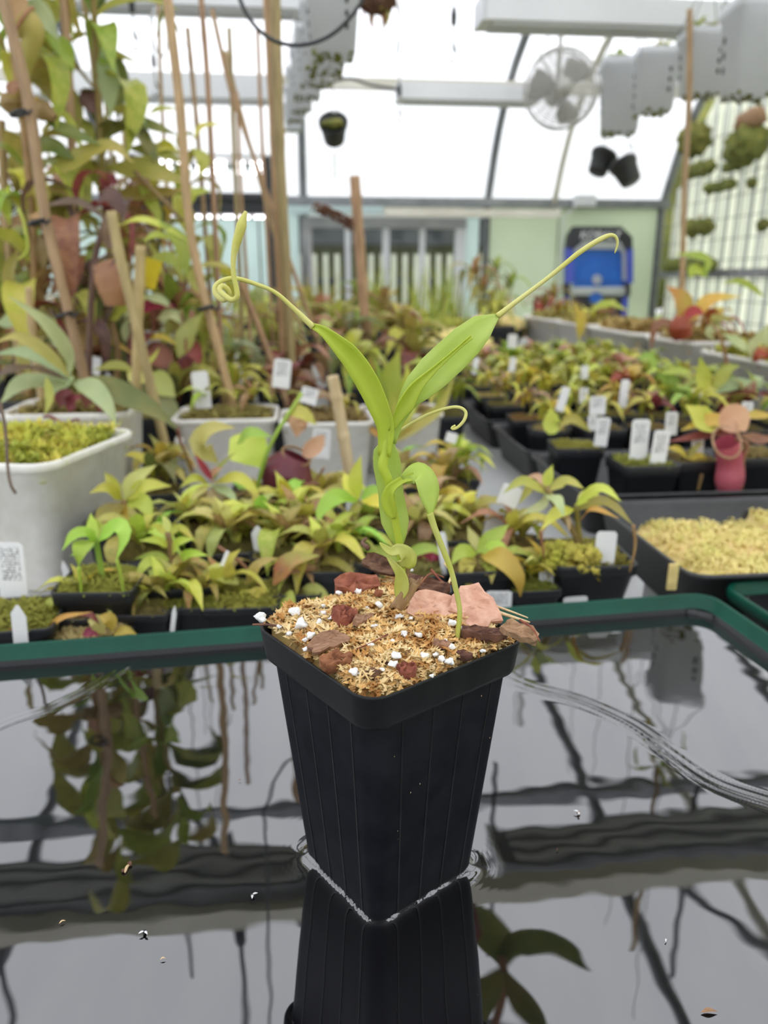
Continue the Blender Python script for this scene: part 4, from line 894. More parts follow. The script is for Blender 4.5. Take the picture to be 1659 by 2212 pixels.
for pts, w_, c_, tp in ((((1178, 1066), (1130, 1040, -.01), (1086, 1066, -.02)), 26, 'olive', None), (((1182, 1062), (1222, 1040), (1262, 1056, -.02)), 26, 'olive', None), (((1184, 1068), (1206, 1086, -.03), (1218, 1116, -.04)), 32, 'silver', None), (((1240, 1096), (1296, 1056, -.01), (1342, 1084, -.03)), 28, 'lime', None),
        (((1242, 1102), (1308, 1084, -.02), (1368, 1134, -.04)), 26, 'olive', ((1372, 1180, -.04), (1360, 1236, -.04))), (((1252, 1126), (1282, 1100, -.03), (1338, 1120, -.05)), 20, 'orange', None), (((1240, 1100), (1200, 1110, -.02), (1168, 1146, -.03)), 30, 'lime', ((1172, 1180, -.03), (1176, 1210, -.03))), (((1180, 1056), (1184, 1030), (1194, 1004)), 24, 'lime', None),
        (((1176, 1060), (1150, 1050, .02), (1120, 1090, .02)), 24, 'olive', None), (((1180, 1064), (1172, 1090), (1130, 1110)), 22, 'silver', None), (((1174, 1216), (1150, 1190, -.04), (1112, 1186, -.05)), 20, 'olive', None), (((1174, 1216), (1148, 1204, -.05), (1130, 1222, -.05)), 18, 'pale', None), (((1180, 1052), (1160, 1030, .02), (1136, 1030, .03)), 20, 'pink', None), (((1200, 1100), (1225, 1120, -.01), (1230, 1150, -.02)), 14, 'dry', None), (((1210, 1090), (1180, 1130, -.01), (1160, 1165, -.02)), 14, 'brown', None), (((1246, 1090), (1270, 1070, .02), (1300, 1072, .03)), 26, 'pale', None)):
    leafpx(t, pts, w_, c_, Y, tip=tp, tipcol='brown')
# moss cushion bulging over its rim
p = at(1238, 1204, Y=.70); m_ = MB()
for q in range(90):
    rr_ = random.Random(q); m_.blob(p+Vector((rr_.uniform(-.024, .022), rr_.uniform(-.012, .012), rr_.uniform(-.011, .010))), rr_.uniform(.003, .0055), q, 2, 1.2, (1, 1, 1), 3)
m_.build('moss_cushion', 'moss_green', t, world=True)
Y = .72
t = P_('small green plant with paired leaves directly behind the seedling stem', (868, 1215), Y, rimpx=(880, 1262), rimz=.05, moss='brown', seed=9)
for pts, w_, c_ in ((((872, 1215), (900, 1190), (935, 1186), (960, 1206, -.01)), 26, 'fresh'), (((866, 1218), (830, 1196), (776, 1184)), 30, 'fresh'), (((868, 1218), (890, 1232), (910, 1256)), 20, 'lime'), (((860, 1220), (820, 1228), (800, 1255)), 22, 'green')):
    leafpx(t, pts, w_, c_, Y)
pitcher(t, ((945, 1240), (925, 1225), (905, 1212)), (10, 20, 14), 'maroon', Y+.01, ((905, 1212), (930, 1196), (952, 1206)), 40, 'red')
Y = .67
t = P_('low lime plant with heart-shaped leaves and one red-flushed leaf', (525, 1275), Y, rimpx=(525, 1300), rimz=.04, moss='green', seed=10)
for pts, w_, c_ in ((((555, 1272), (540, 1292, -.01), (502, 1302, -.02)), 48, 'lime'), (((548, 1270), (555, 1285, -.01), (548, 1306, -.02)), 40, 'lime'), (((590, 1264), (628, 1214), (690, 1200)), 46, 'blush'), (((515, 1262), (470, 1236), (428, 1244)), 42, 'pale'), (((500, 1262), (494, 1216), (520, 1186)), 30, 'lime'), (((520, 1275), (470, 1330, -.02), (408, 1358, -.03)), 36, 'green'), (((600, 1290), (614, 1300, -.01), (640, 1316, -.02)), 56, 'lime'),
        (((650, 1296), (676, 1282), (716, 1296)), 46, 'olive'), (((530, 1265), (560, 1220), (600, 1205)), 28, 'olive'), (((600, 1262), (625, 1230), (700, 1228, .02)), 30, 'brown'), (((530, 1280), (500, 1300), (455, 1300)), 30, 'pale'), (((560, 1290), (590, 1320), (560, 1345)), 36, 'green')):
    leafpx(t, pts, w_, c_, Y, nh=Vector((0, -.6, .8)))
stalkpx(t, ((470, 1180), (520, 1215), (572, 1275)), 4, 4, 'leaf_brown', Y+.01)
t = P_('mossy black square pot with a large printed tag at the far left', (40, 1330), .607, rimpx=(38, 1330), hw=.037, rimz=.048, moss='green', seed=11, name='moss_pot')
leafpx(t, ((20, 1375), (32, 1362), (58, 1374)), 24, 'red', .575)
t = P_('low moss pot with orange arching leaf in front of the black pot', (240, 1360), .612, rimpx=(200, 1385), hw=.036, rimz=.030, moss='gold', seed=12, name='moss_pot')
for pts, w_, c_ in ((((90, 1380), (130, 1336), (200, 1322)), 14, 'orange'), (((190, 1340), (210, 1345), (222, 1372)), 34, 'pale'), (((215, 1330), (238, 1340), (244, 1366)), 30, 'orange'), (((178, 1372), (196, 1366), (214, 1374)), 22, 'red'), (((245, 1375), (270, 1362), (296, 1370)), 22, 'yellow'), (((170, 1330), (196, 1328), (216, 1350)), 12, 'maroon')):
    leafpx(t, pts, w_, c_, .59)
# moss tufts and small pots filling the gaps of the front rows
FILL = [('brown moss pot between the green rosette and the tiered plant', 318, 1335, .645, 'brown', 'xs', ('lime', 'olive')), ('small olive seedling pot behind the heart-shaped leaves', 610, 1180, .75, 'brown', 's', ('olive', 'lime', 'brown')),
        ('shaggy brown seedling pot below the round brown pitcher', 660, 1130, .78, 'brown', 's', ('brown', 'olive', 'lime')), ('straw-coloured dry clump right of the upright pale leaf', 930, 1080, .86, 'orange', 's', ('dry', 'olive', 'yellow')), ('pale sphagnum pot behind the red-flushed leaf', 700, 1215, .71, 'gold', 's', ('olive', 'lime')),
        ('tan leafy seedling pot left of the small-leaved green plant', 735, 1170, .73, 'brown', 's', ('lime', 'brown', 'fresh')), ('yellowish seedling pot behind the drooping yellow leaf', 1010, 1120, .80, 'gold', 's', ('yellow', 'pale', 'olive')), ('brown tangled pot behind the strap leaf', 890, 1130, .78, 'brown', 's', ('olive', 'brown', 'pale')),
        ('reddish-brown seedling pot beside the white tag in the second row', 480, 1150, .76, 'brown', 's', ('lime', 'olive', 'brown')), ('dense lime seedling pot under the plant with the tan dead leaf', 400, 1110, .80, 'brown', 's', ('lime', 'pale', 'olive')), ('orange-brown dry clump in front of the grey bench strip', 960, 1000, 1.00, 'orange', 's', ('dry', 'orange', 'olive')),
        ('green-topped seedling pot behind the dry clump', 870, 1000, 1.02, 'brown', 's', ('fresh', 'olive', 'dry')), ('small seedling pot right of the big lemon leaf', 690, 1060, .92, 'brown', 's', ('lime', 'olive')), ('seedling pot under the tall green stalk', 620, 1120, .86, 'brown', 's', ('fresh', 'lime', 'yellow')),
        ('dark pot in shade behind the low black pot', 330, 1010, .98, 'brown', 's', ('olive', 'yellow', 'dark')), ('black pot with yellow bent leaf below the silver plant', 345, 985, 1.06, 'brown', 's', ('yellow', 'olive')), ('small yellow seedlings at the green rim right of the seedling pot', 1140, 1300, .70, 'green', 'xs', ('yellow', 'lime')),
        ('brown-leaved pot at the grey strip beside the olive clump', 1105, 1150, .76, 'brown', 's', ('olive', 'brown', 'lime')), ('low yellow seedling cluster at the green rim, far left', 150, 1345, .635, 'gold', 'xs', ('pale', 'lime', 'yellow')), ('low pale seedling cluster at the rim before the tiered plant', 345, 1330, .655, 'green', 'xs', ('lime', 'pale', 'olive')), ('low orange-tinted seedling cluster at the rim', 440, 1330, .66, 'green', 'xs', ('lime', 'blush', 'olive')),
        ('low seedling cluster at the rim left of the main pot', 640, 1290, .69, 'brown', 'xs', ('olive', 'lime', 'brown')), ('mossy seedlings between the rosettes in the second row', 310, 1235, .74, 'brown', 's', ('lime', 'olive', 'fresh')), ('dense olive seedlings left of the white pointed tag', 500, 1185, .76, 'brown', 's', ('lime', 'pale', 'olive')), ('bushy pale seedlings in the middle of the front bed', 560, 1160, .80, 'gold', 's', ('pale', 'lime', 'fresh')), ('brown-tipped seedlings below the globular pitcher', 640, 1150, .82, 'brown', 's', ('lime', 'brown', 'pale')), ('fine pale seedlings right behind the strap leaf', 930, 1150, .80, 'gold', 's', ('pale', 'dry', 'lime')), ('seedlings under the upright pale leaf', 800, 1130, .80, 'brown', 's', ('lime', 'olive', 'fresh')),
        ('small rosette with curled yellow leaf on the grey strip', 985, 960, 1.06, 'green', 's', ('lime', 'yellow', 'fresh'))]
for i, (lab, px, py, Y, mo, sz, cs) in enumerate(FILL):
    hw = .026 if sz == 'xs' else .033; rz_ = .04 if sz == 'xs' else .058
    t = P_(lab, (px, py), Y, hw=hw, rimz=rz_, moss=mo, seed=20+i, group='small seedling pots')
    c = at(px, py, Y=Y); ch = max(.012, c.z-rz_)
    rosette(t, Vector((0, 0, rz_+ch*.45)), 9, .066 if sz != 'xs' else .036, cs, .30, (65, -15), 'abd', 20+i, (0, 0, rz_-.005))
    rosette(t, Vector((.014, .010, rz_+ch*.2)), 7, .055, cs[::-1], .28, (60, 0), 'ab', 60+i)
# big round brown pitcher
t = P_('globular dark brown pitcher resting among the leaves before the white tub', (625, 1030), .93, rimpx=(622, 1075), moss='brown', rimz=.06, seed=15, name='globe_pitcher_plant')
pitcher(t, ((628, 1085), (620, 1060), (622, 1025), (640, 985)), (22, 50, 58, 30), 'maroon', .92, ((655, 985), (680, 965), (700, 940)), 36, 'pink', 'brown', .3)
stalkpx(t, ((640, 1070), (680, 1040), (700, 1010)), 4, 3, 'leaf_brown', .9, 'tendril'); stalkpx(t, ((600, 1090), (640, 1050), (690, 1045)), 4, 3, 'leaf_brown', .88, 'tendril')
leafpx(t, ((660, 925), (648, 908), (640, 945)), 44, 'pink', .94)

# ================================================================== white tubs at the left
def tub(label, c, hx, hy, h, moss, seed, rz=YAW, name='white_tub', z=.0):
    return potted(name, label, 'tub', Vector((c.x, c.y, z+h)), (hx, hy), 'tub', z, moss, 'white growing tubs', rz, seed)
c = Vector((-.418, .855, 0)); T1 = tub('nearest white tub of bright green moss at the left edge', c, .098, .098, .147, 'green', 0, radians(-10))
mb = MB(); r = random.Random(2)
for q in range(2600):
    x, y = r.uniform(-.086, .086), r.uniform(-.086, .086); hz_ = .139+.016*(1-max(abs(x), abs(y))/.09)+.012*noise.noise(Vector((x*40, y*40, 0))); b = Vector((x, y, hz_)); a = r.random()*6.28; l = r.uniform(.008, .018); d = Vector((cos(a)*.8, sin(a)*.8, .8)); s_ = Vector((-sin(a), cos(a), 0))*.0014
    mb.add([b-s_*1.6, b+s_*1.6, b+d*l*.6+s_, b+d*l, b+d*l*.6-s_], [(0, 1, 2, 4), (4, 2, 3)])
o = mb.build('moss_tips', 'moss_green', T1); o['kind'] = 'stuff'
mb = MB(); mb.blob((0, 0, .134), .09, 3, 3, .25, (.98, .98, .24), 5); mb.build('moss_mound', 'moss_orange', T1)
stalkpx(T1, ((0, 870, -.05), (12, 930, -.06), (16, 1000, -.08), (22, 1045, -.09), (34, 1066, -.09)), 4, 3, 'leaf_purple', .80, 'tendril')
c = at(175, 890, Y=1.09); T2 = tub('grey-white tub holding the silvery plant behind the mossy tub', Vector((-.44, 1.09, 0)), .085, .075, .152, 'brown', 1)
c = at(495, 905, Y=1.26); T3 = tub('shallow white tub of tangled seedlings behind the lemon leaf', Vector((c.x, 1.25, 0)), .082, .07, .115, 'brown', 2)
c = at(690, 905, Y=1.24); T4 = tub('white tub with a printed label behind the short bamboo stub', Vector((c.x+.01, 1.25, 0)), .075, .07, .110, 'brown', 0)
c = at(865, 870, Y=1.35); T5 = tub('white pot of strap-leaved plant right behind the seedling', Vector((c.x, 1.34, 0)), .068, .06, .105, 'brown', 1)
rosette(T3, Vector((-.03, 0, .13)), 9, .06, ('lime', 'fresh', 'olive'), .25, (65, -10), 'abd', 3); rosette(T3, Vector((.04, .02, .13)), 8, .06, ('olive', 'brown', 'lime'), .25, (65, -10), 'abd', 4)
rosette(T4, Vector((-.03, .01, .12)), 9, .06, ('lime', 'olive', 'brown'), .25, (65, -10), 'abd', 5); rosette(T4, Vector((.03, -.02, .12)), 7, .05, ('olive', 'maroon', 'lime'), .25, (65, -10), 'abd', 6)
# strap-leaved plant
for pts, w_, c_ in ((((846, 945), (836, 880), (845, 815), (862, 758)), 60, 'green'), (((852, 945), (868, 880), (880, 820), (878, 786)), 34, 'lime'), (((842, 945), (820, 880), (800, 830), (770, 790)), 30, 'yellow'), (((856, 950), (905, 915), (950, 880), (980, 815)), 26, 'olive'), (((846, 948), (828, 860), (818, 800), (806, 770)), 22, 'green'), (((854, 948), (895, 870), (905, 800), (902, 765)), 20, 'lime'), (((854, 952), (890, 930), (940, 905)), 14, 'orange'), (((840, 952), (790, 920), (770, 905)), 14, 'orange')):
    leafpx(T5, pts, w_, c_, 1.20, nh=Vector((0, -.95, .3)), prof=(.5, .8, 1, 1, .95, .85, .65, .35, .03))
# silvery plant of the second tub
Y = 1.06
for pts, w_, c_, tp in ((((150, 830), (60, 830, -.05), (0, 872, -.1)), 56, 'silver', None), (((150, 822), (80, 800, -.05), (20, 800, -.1), (-30, 830, -.1)), 40, 'purple', None), (((148, 818), (150, 770), (100, 700, -.03), (18, 640, -.06)), 34, 'silver', None), (((150, 815), (110, 770), (40, 728), (-20, 745)), 30, 'olive', None), (((146, 815), (100, 780, .03), (40, 760, .05), (-30, 770, .06)), 30, 'silver', None),
        (((158, 826), (200, 840, -.03), (235, 880, -.05), (252, 920, -.06)), 46, 'silver', ((268, 965, -.06), (256, 1010, -.05), (275, 1040, -.05))), (((160, 822), (230, 840, -.02), (320, 880, -.03), (384, 925, -.04)), 58, 'dark', ((392, 960, -.04), (420, 1020, -.04))), (((160, 815), (130, 835), (118, 860)), 44, 'silver', None), (((100, 815, -.06), (108, 860, -.08), (96, 900, -.09)), 20, 'olive', ((110, 900, -.1), (140, 915, -.1), (168, 905, -.1), (170, 925, -.1)))):
    leafpx(T2, pts, w_, c_, Y, tip=tp, tipcol='maroon')
for px, py in ((150, 880), (185, 870), (215, 880), (130, 870)):
    leafpx(T2, ((px, py+10), (px+8, py-16), (px+28, py-24)), 34, 'maroon', 1.03)
# pale leaf pair over the gap
t = P_('plant with pale pointed leaves hanging over the gap between tubs', (285, 815), 1.30, rimpx=(300, 880), moss='brown', rimz=.10, seed=30)
for pts, w_, c_ in ((((275, 800), (300, 815), (330, 820)), 44, 'pale'), (((312, 812), (345, 830), (380, 858)), 56, 'pale'), (((330, 835), (360, 880), (392, 940)), 46, 'silver'), (((290, 800), (250, 790), (200, 800)), 24, 'olive'), (((300, 800), (330, 775), (345, 750)), 14, 'lime')):
    leafpx(t, pts, w_, c_, 1.25)
# short bamboo stub with nodes
cane('short thick bamboo stub standing before the labelled white tub', ((718, 812), (735, 900), (752, 1005)), 13, 1.02, 'bamboo_pale', node_gap=.055)

# ================================================================== pots in the black trays
def traypot(label, px, py, hw=.036, rz_=.088, moss='green', kind='sq', seed=0, name='seedling_pot', group='pots in the black trays', cat='potted plant'):
    return potted(name, label, cat, at(px, py, z=rz_), hw, kind, .006, moss, group, None, seed)
t = traypot('mossy pot with one erect lime leaf in the second black tray', 1243, 958, seed=1)
for pts, w_, c_ in ((((1210, 925), (1192, 922), (1190, 878)), 40, 'lime'), (((1204, 926), (1236, 904), (1278, 934)), 22, 'olive')): leafpx(t, pts, w_, c_, 1.10, nh=Vector((0, -.95, .3)))
t = traypot('moss pot with two leaning white tags in the second black tray', 1388, 992, moss='green', seed=2, hw=.04)
t = traypot('black pot of a small yellow seedling right of the tagged moss pot', 1490, 985, seed=3, moss='brown')
for pts, w_, c_ in ((((1440, 968), (1466, 972), (1485, 992)), 16, 'yellow'), (((1486, 990), (1510, 998), (1516, 1026)), 36, 'yellow'), (((1485, 990), (1500, 970), (1520, 955)), 14, 'olive')): leafpx(t, pts, w_, c_, 1.02)
stalkpx(t, ((1516, 1024), (1508, 1060)), 4, 3, 'leaf_brown', 1.01, 'tendril')
t = traypot('pot of the plant with a red hanging pitcher and pink lid', 1630, 975, hw=.042, seed=4, moss='brown', name='red_pitcher_plant')
pitcher(t, ((1578, 1080), (1576, 1040), (1578, 1000), (1570, 955, -.01)), (18, 31, 27, 25), 'rose', .99, ((1556, 922), (1590, 905), (1612, 930)), 62, 'pink', 'pink', .95)
stalkpx(t, ((1600, 1060), (1604, 1000), (1614, 960), (1590, 948)), 5, 5, 'leaf_brown', .98, 'tendril')
for pts, w_, c_ in ((((1600, 930), (1540, 908), (1470, 930)), 34, 'orange'), (((1600, 935), (1550, 935), (1440, 955)), 24, 'maroon'), (((1560, 915), (1520, 910), (1480, 875)), 66, 'lime'), (((1600, 900), (1630, 897), (1680, 900)), 22, 'orange'), (((1600, 940), (1640, 950), (1680, 945)), 26, 'brown')): leafpx(t, pts, w_, c_, 1.03)

# seedling pots set out in two rows of six in each tray behind
ORD = ['leftmost', 'second from left', 'third from left', 'fourth from left', 'fifth from left', 'rightmost']
CW = {'yellow': 'yellow', 'lime': 'lime', 'pale': 'pale green', 'olive': 'olive', 'maroon': 'dark maroon', 'orange': 'orange-tinged', 'green': 'green', 'dry': 'straw-coloured', 'pink': 'pinkish', 'fresh': 'bright green', 'silver': 'grey-green', 'brown': 'brown', 'dark': 'dark green', 'red': 'red', 'purple': 'purple-brown', 'blush': 'red-flushed'}
GRID = [[('gold', 'yellow', 'lime'), ('brown', 'lime', 'olive'), ('brown', 'maroon', 'lime'), ('brown', 'lime', 'green'), ('brown', 'maroon', 'olive'), ('green', 'green', 'lime')],
        [('orange', 'dry', 'yellow'), ('green', 'pale', 'lime'), ('brown', 'olive', 'orange'), ('brown', 'green', 'lime'), ('brown', 'olive', 'green'), ('brown', 'silver', 'green')],
        [('brown', 'yellow', 'dry'), ('gold', 'lime', 'yellow'), ('green', 'lime', 'pale'), ('brown', 'orange', 'red'), ('brown', 'green', 'lime'), ('brown', 'green', 'olive')],
        [('gold', 'pale', 'yellow'), ('gold', 'yellow', 'lime'), ('brown', 'lime', 'olive'), ('brown', 'olive', 'lime'), ('brown', 'green', 'olive'), ('brown', 'lime', 'green')],
        [('brown', 'dry', 'pale'), ('gold', 'yellow', 'pale'), ('brown', 'lime', 'olive'), ('green', 'lime', 'pale'), ('brown', 'pink', 'olive'), ('brown', 'green', 'lime')],
        [('brown', 'pale', 'olive'), ('brown', 'lime', 'pale'), ('green', 'olive', 'lime'), ('brown', 'lime', 'green'), ('brown', 'lime', 'orange'), ('brown', 'olive', 'lime')],
        [('brown', 'pale', 'olive'), ('brown', 'pink', 'lime'), ('green', 'lime', 'fresh'), ('green', 'pale', 'lime'), ('brown', 'green', 'pink'), ('brown', 'lime', 'olive')],
        [('brown', 'pink', 'olive'), ('green', 'lime', 'olive'), ('green', 'fresh', 'lime'), ('brown', 'olive', 'pink'), ('green', 'lime', 'green'), ('brown', 'green', 'olive')]]
TRN = ['third', 'fourth', 'fifth', 'sixth']
for ti in range(4):
    for row in range(2):
        for k in range(6):
            mo, c1, c2 = GRID[ti*2+row][k]; v = TV[2+ti]+.070+row*.118; u = .352+.058+k*.085
            kd = 'rd' if (ti, row, k) == (0, 0, 0) else 'sq'; sd = 400+ti*20+row*6+k; rr_ = random.Random(sd)
            p = hs(u+rr_.uniform(-.004, .004), v+rr_.uniform(-.004, .004), .084+rr_.uniform(-.004, .004))
            t = potted('seedling_pot', '%s seedling pot, %s in the %s row of the %s black tray' % (CW[c1], ORD[k], ('front', 'back')[row], TRN[ti]), 'potted plant', p, .037, kd, .006, mo, 'pots in the black trays', None, sd)
            L_ = .058+.007*min(k, 4)+.004*ti
            rosette(t, Vector((0, 0, .098)), 7, L_, (c1, c2, c1), .32, (70, 0), 'abd', sd, (0, 0, .075)); rosette(t, Vector((-.012, .010, .092)), 4, L_*.8, (c2, c1), .3, (75, 15), 'ab', sd+500)
def addl(name_lab, leaves, Y):
    for o in bpy.data.objects:
        if o.get('label') == name_lab:
            for pts, w_, c_ in leaves: leafpx(o, pts, w_, c_, Y)
            return
addl('green seedling pot, fourth from left in the back row of the third black tray', ((((1420, 800), (1400, 770), (1375, 778)), 22, 'green'), (((1420, 810), (1450, 830), (1480, 862)), 40, 'green'), (((1425, 808), (1470, 800), (1500, 808)), 18, 'green')), 1.42)
addl('dark maroon seedling pot, fifth from left in the front row of the third black tray', ((((1545, 850), (1520, 830), (1512, 770)), 42, 'lime'), (((1545, 850), (1590, 830), (1650, 835)), 30, 'silver'), (((1540, 845), (1570, 800), (1600, 790)), 30, 'green'), (((1540, 850), (1590, 845), (1630, 838)), 26, 'maroon')), 1.32)
# ================================================================== white tubs on the right
for i, (v0, v1, lab, cs, mo) in enumerate(((2.88, 3.28, 'farthest of the white tubs on the right, red tubular traps inside', ('red', 'maroon', 'yellow'), 'brown'), (2.54, 2.85, 'second farthest white tub on the right below the blue stand', ('lime', 'yellow', 'maroon'), 'brown'), (2.10, 2.51, 'middle white tub on the right with pale empty rim', ('orange', 'maroon'), 'brown'), (1.81, 2.07, 'white tub on the right with big orange-brown leaves', ('orange', 'brown', 'red'), 'brown'), (1.34, 1.77, 'nearest white tub on the right with mossy top and climbing stem', ('silver', 'maroon', 'green'), 'green'))):
    c = hs(.93+.14, (v0+v1)/2, 0); h = .178 if i < 4 else .165
    t = tub(lab, c, .14, (v1-v0)/2, h, mo, i)
    if i != 2:
        for q in range(3): rosette(t, Vector((-.06+.05*q, (q-1)*.09, h+.01)), 6, .10 if i > 1 else .09, cs, .24, (80, 10), 'abd', 300+i*5+q)
Y = 2.0
for lab, leaves, Y in (('white tub on the right with big orange-brown leaves', ((((1485, 700), (1470, 650), (1440, 618)), 50, 'orange'), (((1490, 700), (1530, 650), (1600, 640)), 30, 'orange'), (((1480, 705), (1420, 700), (1405, 760)), 20, 'brown'), (((1520, 600), (1525, 560), (1455, 548)), 24, 'green'), (((1490, 600), (1500, 585), (1530, 596)), 30, 'lime')), 1.95),
                       ('second farthest white tub on the right below the blue stand', ((((1240, 660), (1254, 690), (1250, 740)), 24, 'yellow'), (((1275, 675), (1310, 656), (1360, 672)), 18, 'lime')), 2.6),
                       ('nearest white tub on the right with mossy top and climbing stem', ((((1650, 800), (1640, 760), (1660, 700)), 60, 'silver'), (((1620, 760), (1590, 740), (1560, 720)), 30, 'silver'), (((1590, 690), (1540, 690), (1570, 720)), 20, 'olive'), (((1650, 640), (1600, 610), (1560, 612)), 22, 'green'), (((1560, 690), (1530, 720), (1545, 735)), 20, 'silver')), 1.62)): addl(lab, leaves, Y)
for o in bpy.data.objects:
    if o.get('label') == 'white tub on the right with big orange-brown leaves':
        pitcher(o, ((1475, 730), (1470, 705), (1478, 685)), (20, 26, 16), 'red', 1.9, ((1478, 685), (1500, 672), (1520, 680)), 24, 'red')
    if o.get('label') == 'nearest white tub on the right with mossy top and climbing stem':
        stalkpx(o, ((1560, 860), (1570, 800), (1560, 740), (1540, 700)), 5, 3, 'leaf_brown', 1.6); pitcher(o, ((1650, 790), (1645, 770), (1652, 750)), (12, 18, 12), 'red', 1.6)

# ================================================================== tags
W = [('large printed white tag at the far left standing in the moss pot', (18, 1172), (34, 1310), 60, .645, 'flat_print'), ('blank pointed white tag at the far left in front of the moss pot', (38, 1308), (46, 1392), 32, .57, 'point'), ('blank white tag standing in the mossy pot of the olive clump', (1312, 1148), (1302, 1236), 44, .70, 'flat'), ('narrow printed tag standing at the rim left of the mossy pot', (1180, 1232), (1180, 1312), 30, .70, 'flat_print'),
     ('short printed tag at the green rim just right of the seedling pot', (1078, 1277), (1076, 1325), 56, .67, 'flat_print'), ('top of a white tag peeking over the green rim', (1243, 1289), (1243, 1330), 52, .69, 'flat'), ('slanted white tag with a cut corner at the tray corner', (1372, 1238), (1362, 1310), 44, .70, 'cut'), ('white tag half hidden behind the drooping yellow leaf', (1078, 1106), (1062, 1165), 44, .78, 'flat'),
     ('thin white tag seen edge-on right of the seedling stem', (952, 1150), (970, 1280), 20, .70, 'flat'), ('curled white label under the olive leaves', (1110, 1050), (1092, 1092), 44, .77, 'flat'), ('white tag standing in the second row below the tan dead leaf', (556, 1136), (566, 1206), 30, .74, 'point'), ('printed label stuck upright on the white tub behind the bamboo stub', (696, 926), (692, 990), 38, 1.12, 'flat_print'),
     ('printed white tag among the dark leaves above the shallow tub', (612, 776), (606, 838), 38, 1.28, 'flat_print'), ('broad blank white tag in the shallow white tub', (430, 802), (440, 882), 36, 1.24, 'flat'), ('printed tag lying in the labelled white tub', (672, 838), (664, 872), 36, 1.22, 'flat_print'), ('white tag edge-on at the far left of the tray row', (492, 1190), (476, 1230), 8, .66, 'flat'),
     ('thin pale tag standing before the tiered plant at the rim', (378, 1310), (372, 1365), 10, .61, 'point'), ('brownish thin tag between the black pot and the tiered plant', (275, 1265), (288, 1360), 12, .64, 'point'), ('thin pale tag behind the bright green rosette', (136, 1212), (152, 1276), 14, .72, 'point'),
     ('white tag leaning in the moss pot, left of two, second tray', (1386, 906), (1378, 992), 38, 1.02, 'flat_print'), ('white tag leaning in the moss pot, right of two, second tray', (1432, 930), (1418, 1012), 34, 1.0, 'flat_print'), ('printed tag behind the two leaning tags', (1452, 890), (1448, 940), 26, 1.08, 'flat_print'), ('printed tag beside the yellow seedling', (1508, 944), (1506, 986), 26, 1.04, 'flat_print'),
     ('hexagonal printed tag above the pot with the erect lime leaf', (1292, 856), (1290, 896), 34, 1.2, 'flat_print'), ('paired printed tag right of the erect lime leaf, in front', (1306, 902), (1296, 964), 28, 1.09, 'flat_print'), ('paired printed tag right of the erect lime leaf, behind', (1280, 898), (1280, 930), 20, 1.12, 'flat_print'), ('slim slanted white tag in the yellow seedling row', (1224, 836), (1208, 888), 18, 1.22, 'flat'),
     ('white tag in the fourth tray near the reddish seedlings', (1262, 838), (1260, 870), 18, 1.32, 'flat_print'), ('printed tag before the maroon leaves of the third tray', (1506, 842), (1504, 872), 20, 1.3, 'flat_print'), ('printed tag beside the pink pitcher lid', (1616, 868), (1610, 905), 24, 1.12, 'flat_print'), ('white tag in the pale seedlings at the left of the fifth tray', (1030, 772), (1024, 808), 12, 1.6, 'flat'), ('white tag in the straw seedlings left of the fourth tray', (1110, 772), (1104, 806), 14, 1.6, 'flat'),
     ('small white square label on the curled yellow leaf rosette', (978, 935), (972, 956), 24, 1.02, 'flat'), ('white tag among bushy lime seedlings in front of the tubs', (1352, 820), (1344, 880), 18, 1.35, 'flat'), ('white tag in the fifth tray before the white tubs', (1264, 790), (1262, 818), 16, 1.55, 'flat'), ('white round-topped tag by the farthest tub', (1108, 722), (1106, 752), 20, 2.0, 'flat'),
     ('white tag beneath the pale pointed leaves', (388, 945), (384, 985), 18, 1.1, 'flat'), ('white tag behind the silver plant, left', (62, 765), (66, 800), 34, 1.3, 'flat'), ('white tag behind the silver plant, right', (205, 770), (200, 808), 30, 1.35, 'flat'), ('white tag in the shade left of the red leaf', (330, 715), (328, 752), 34, 1.5, 'flat')]
for lab, a, b, w_, Y, st in W: ptag(lab, a, b, w_, Y, st)
# ================================================================== tall staked plants at the left
def V_(label, px, Y, rimz=.12, hw=.05, seed=0, kind='sq', moss='brown', name='climbing_pitcher_plant'):
    c = at(px, 800, Y=Y); return potted(name, label, 'potted plant', Vector((c.x, c.y, rimz)), hw, kind, 0.0, moss, 'tall staked pitcher plants', None, seed)
Y = 1.38
t = V_('tall climber with hanging brown-lipped pitcher at the upper left corner', 60, Y, seed=1)
stalkpx(t, ((60, 880), (75, 700), (70, 480), (48, 250), (20, 60), (10, -80)), 9, 6, 'leaf_brown', Y, n=20)
for pts, w_, c_ in ((((40, 0), (85, 30, -.03), (128, 88, -.05)), 52, 'silver'), (((128, 88), (150, 130), (160, 150)), 30, 'green'), (((100, 75, .03), (140, 110, .03), (158, 160, .04)), 40, 'green'), (((60, 480), (85, 430), (55, 380), (14, 368)), 58, 'lime'), (((20, 400), (14, 440), (22, 490)), 26, 'lime'), (((95, 258), (150, 286), (218, 314)), 34, 'dark'), (((60, 330), (110, 318), (160, 345)), 48, 'dark'), (((90, 382), (160, 352), (240, 316), (288, 352)), 56, 'olive'), (((70, 470), (60, 440), (20, 440)), 20, 'lime'), (((30, 20), (10, 90, .04), (-10, 150, .04)), 50, 'green'), (((60, 500), (90, 540), (95, 590)), 30, 'brown'), (((40, 540), (20, 600), (30, 650)), 34, 'olive')):
    leafpx(t, pts, w_, c_, Y)
pitcher(t, ((58, 196), (52, 165), (62, 115), (70, 70), (52, 50)), (6, 14, 19, 22, 34), 'olive', Y-.08, ((30, 40), (45, 16), (60, 2)), 56, 'brown', 'brown', .3)
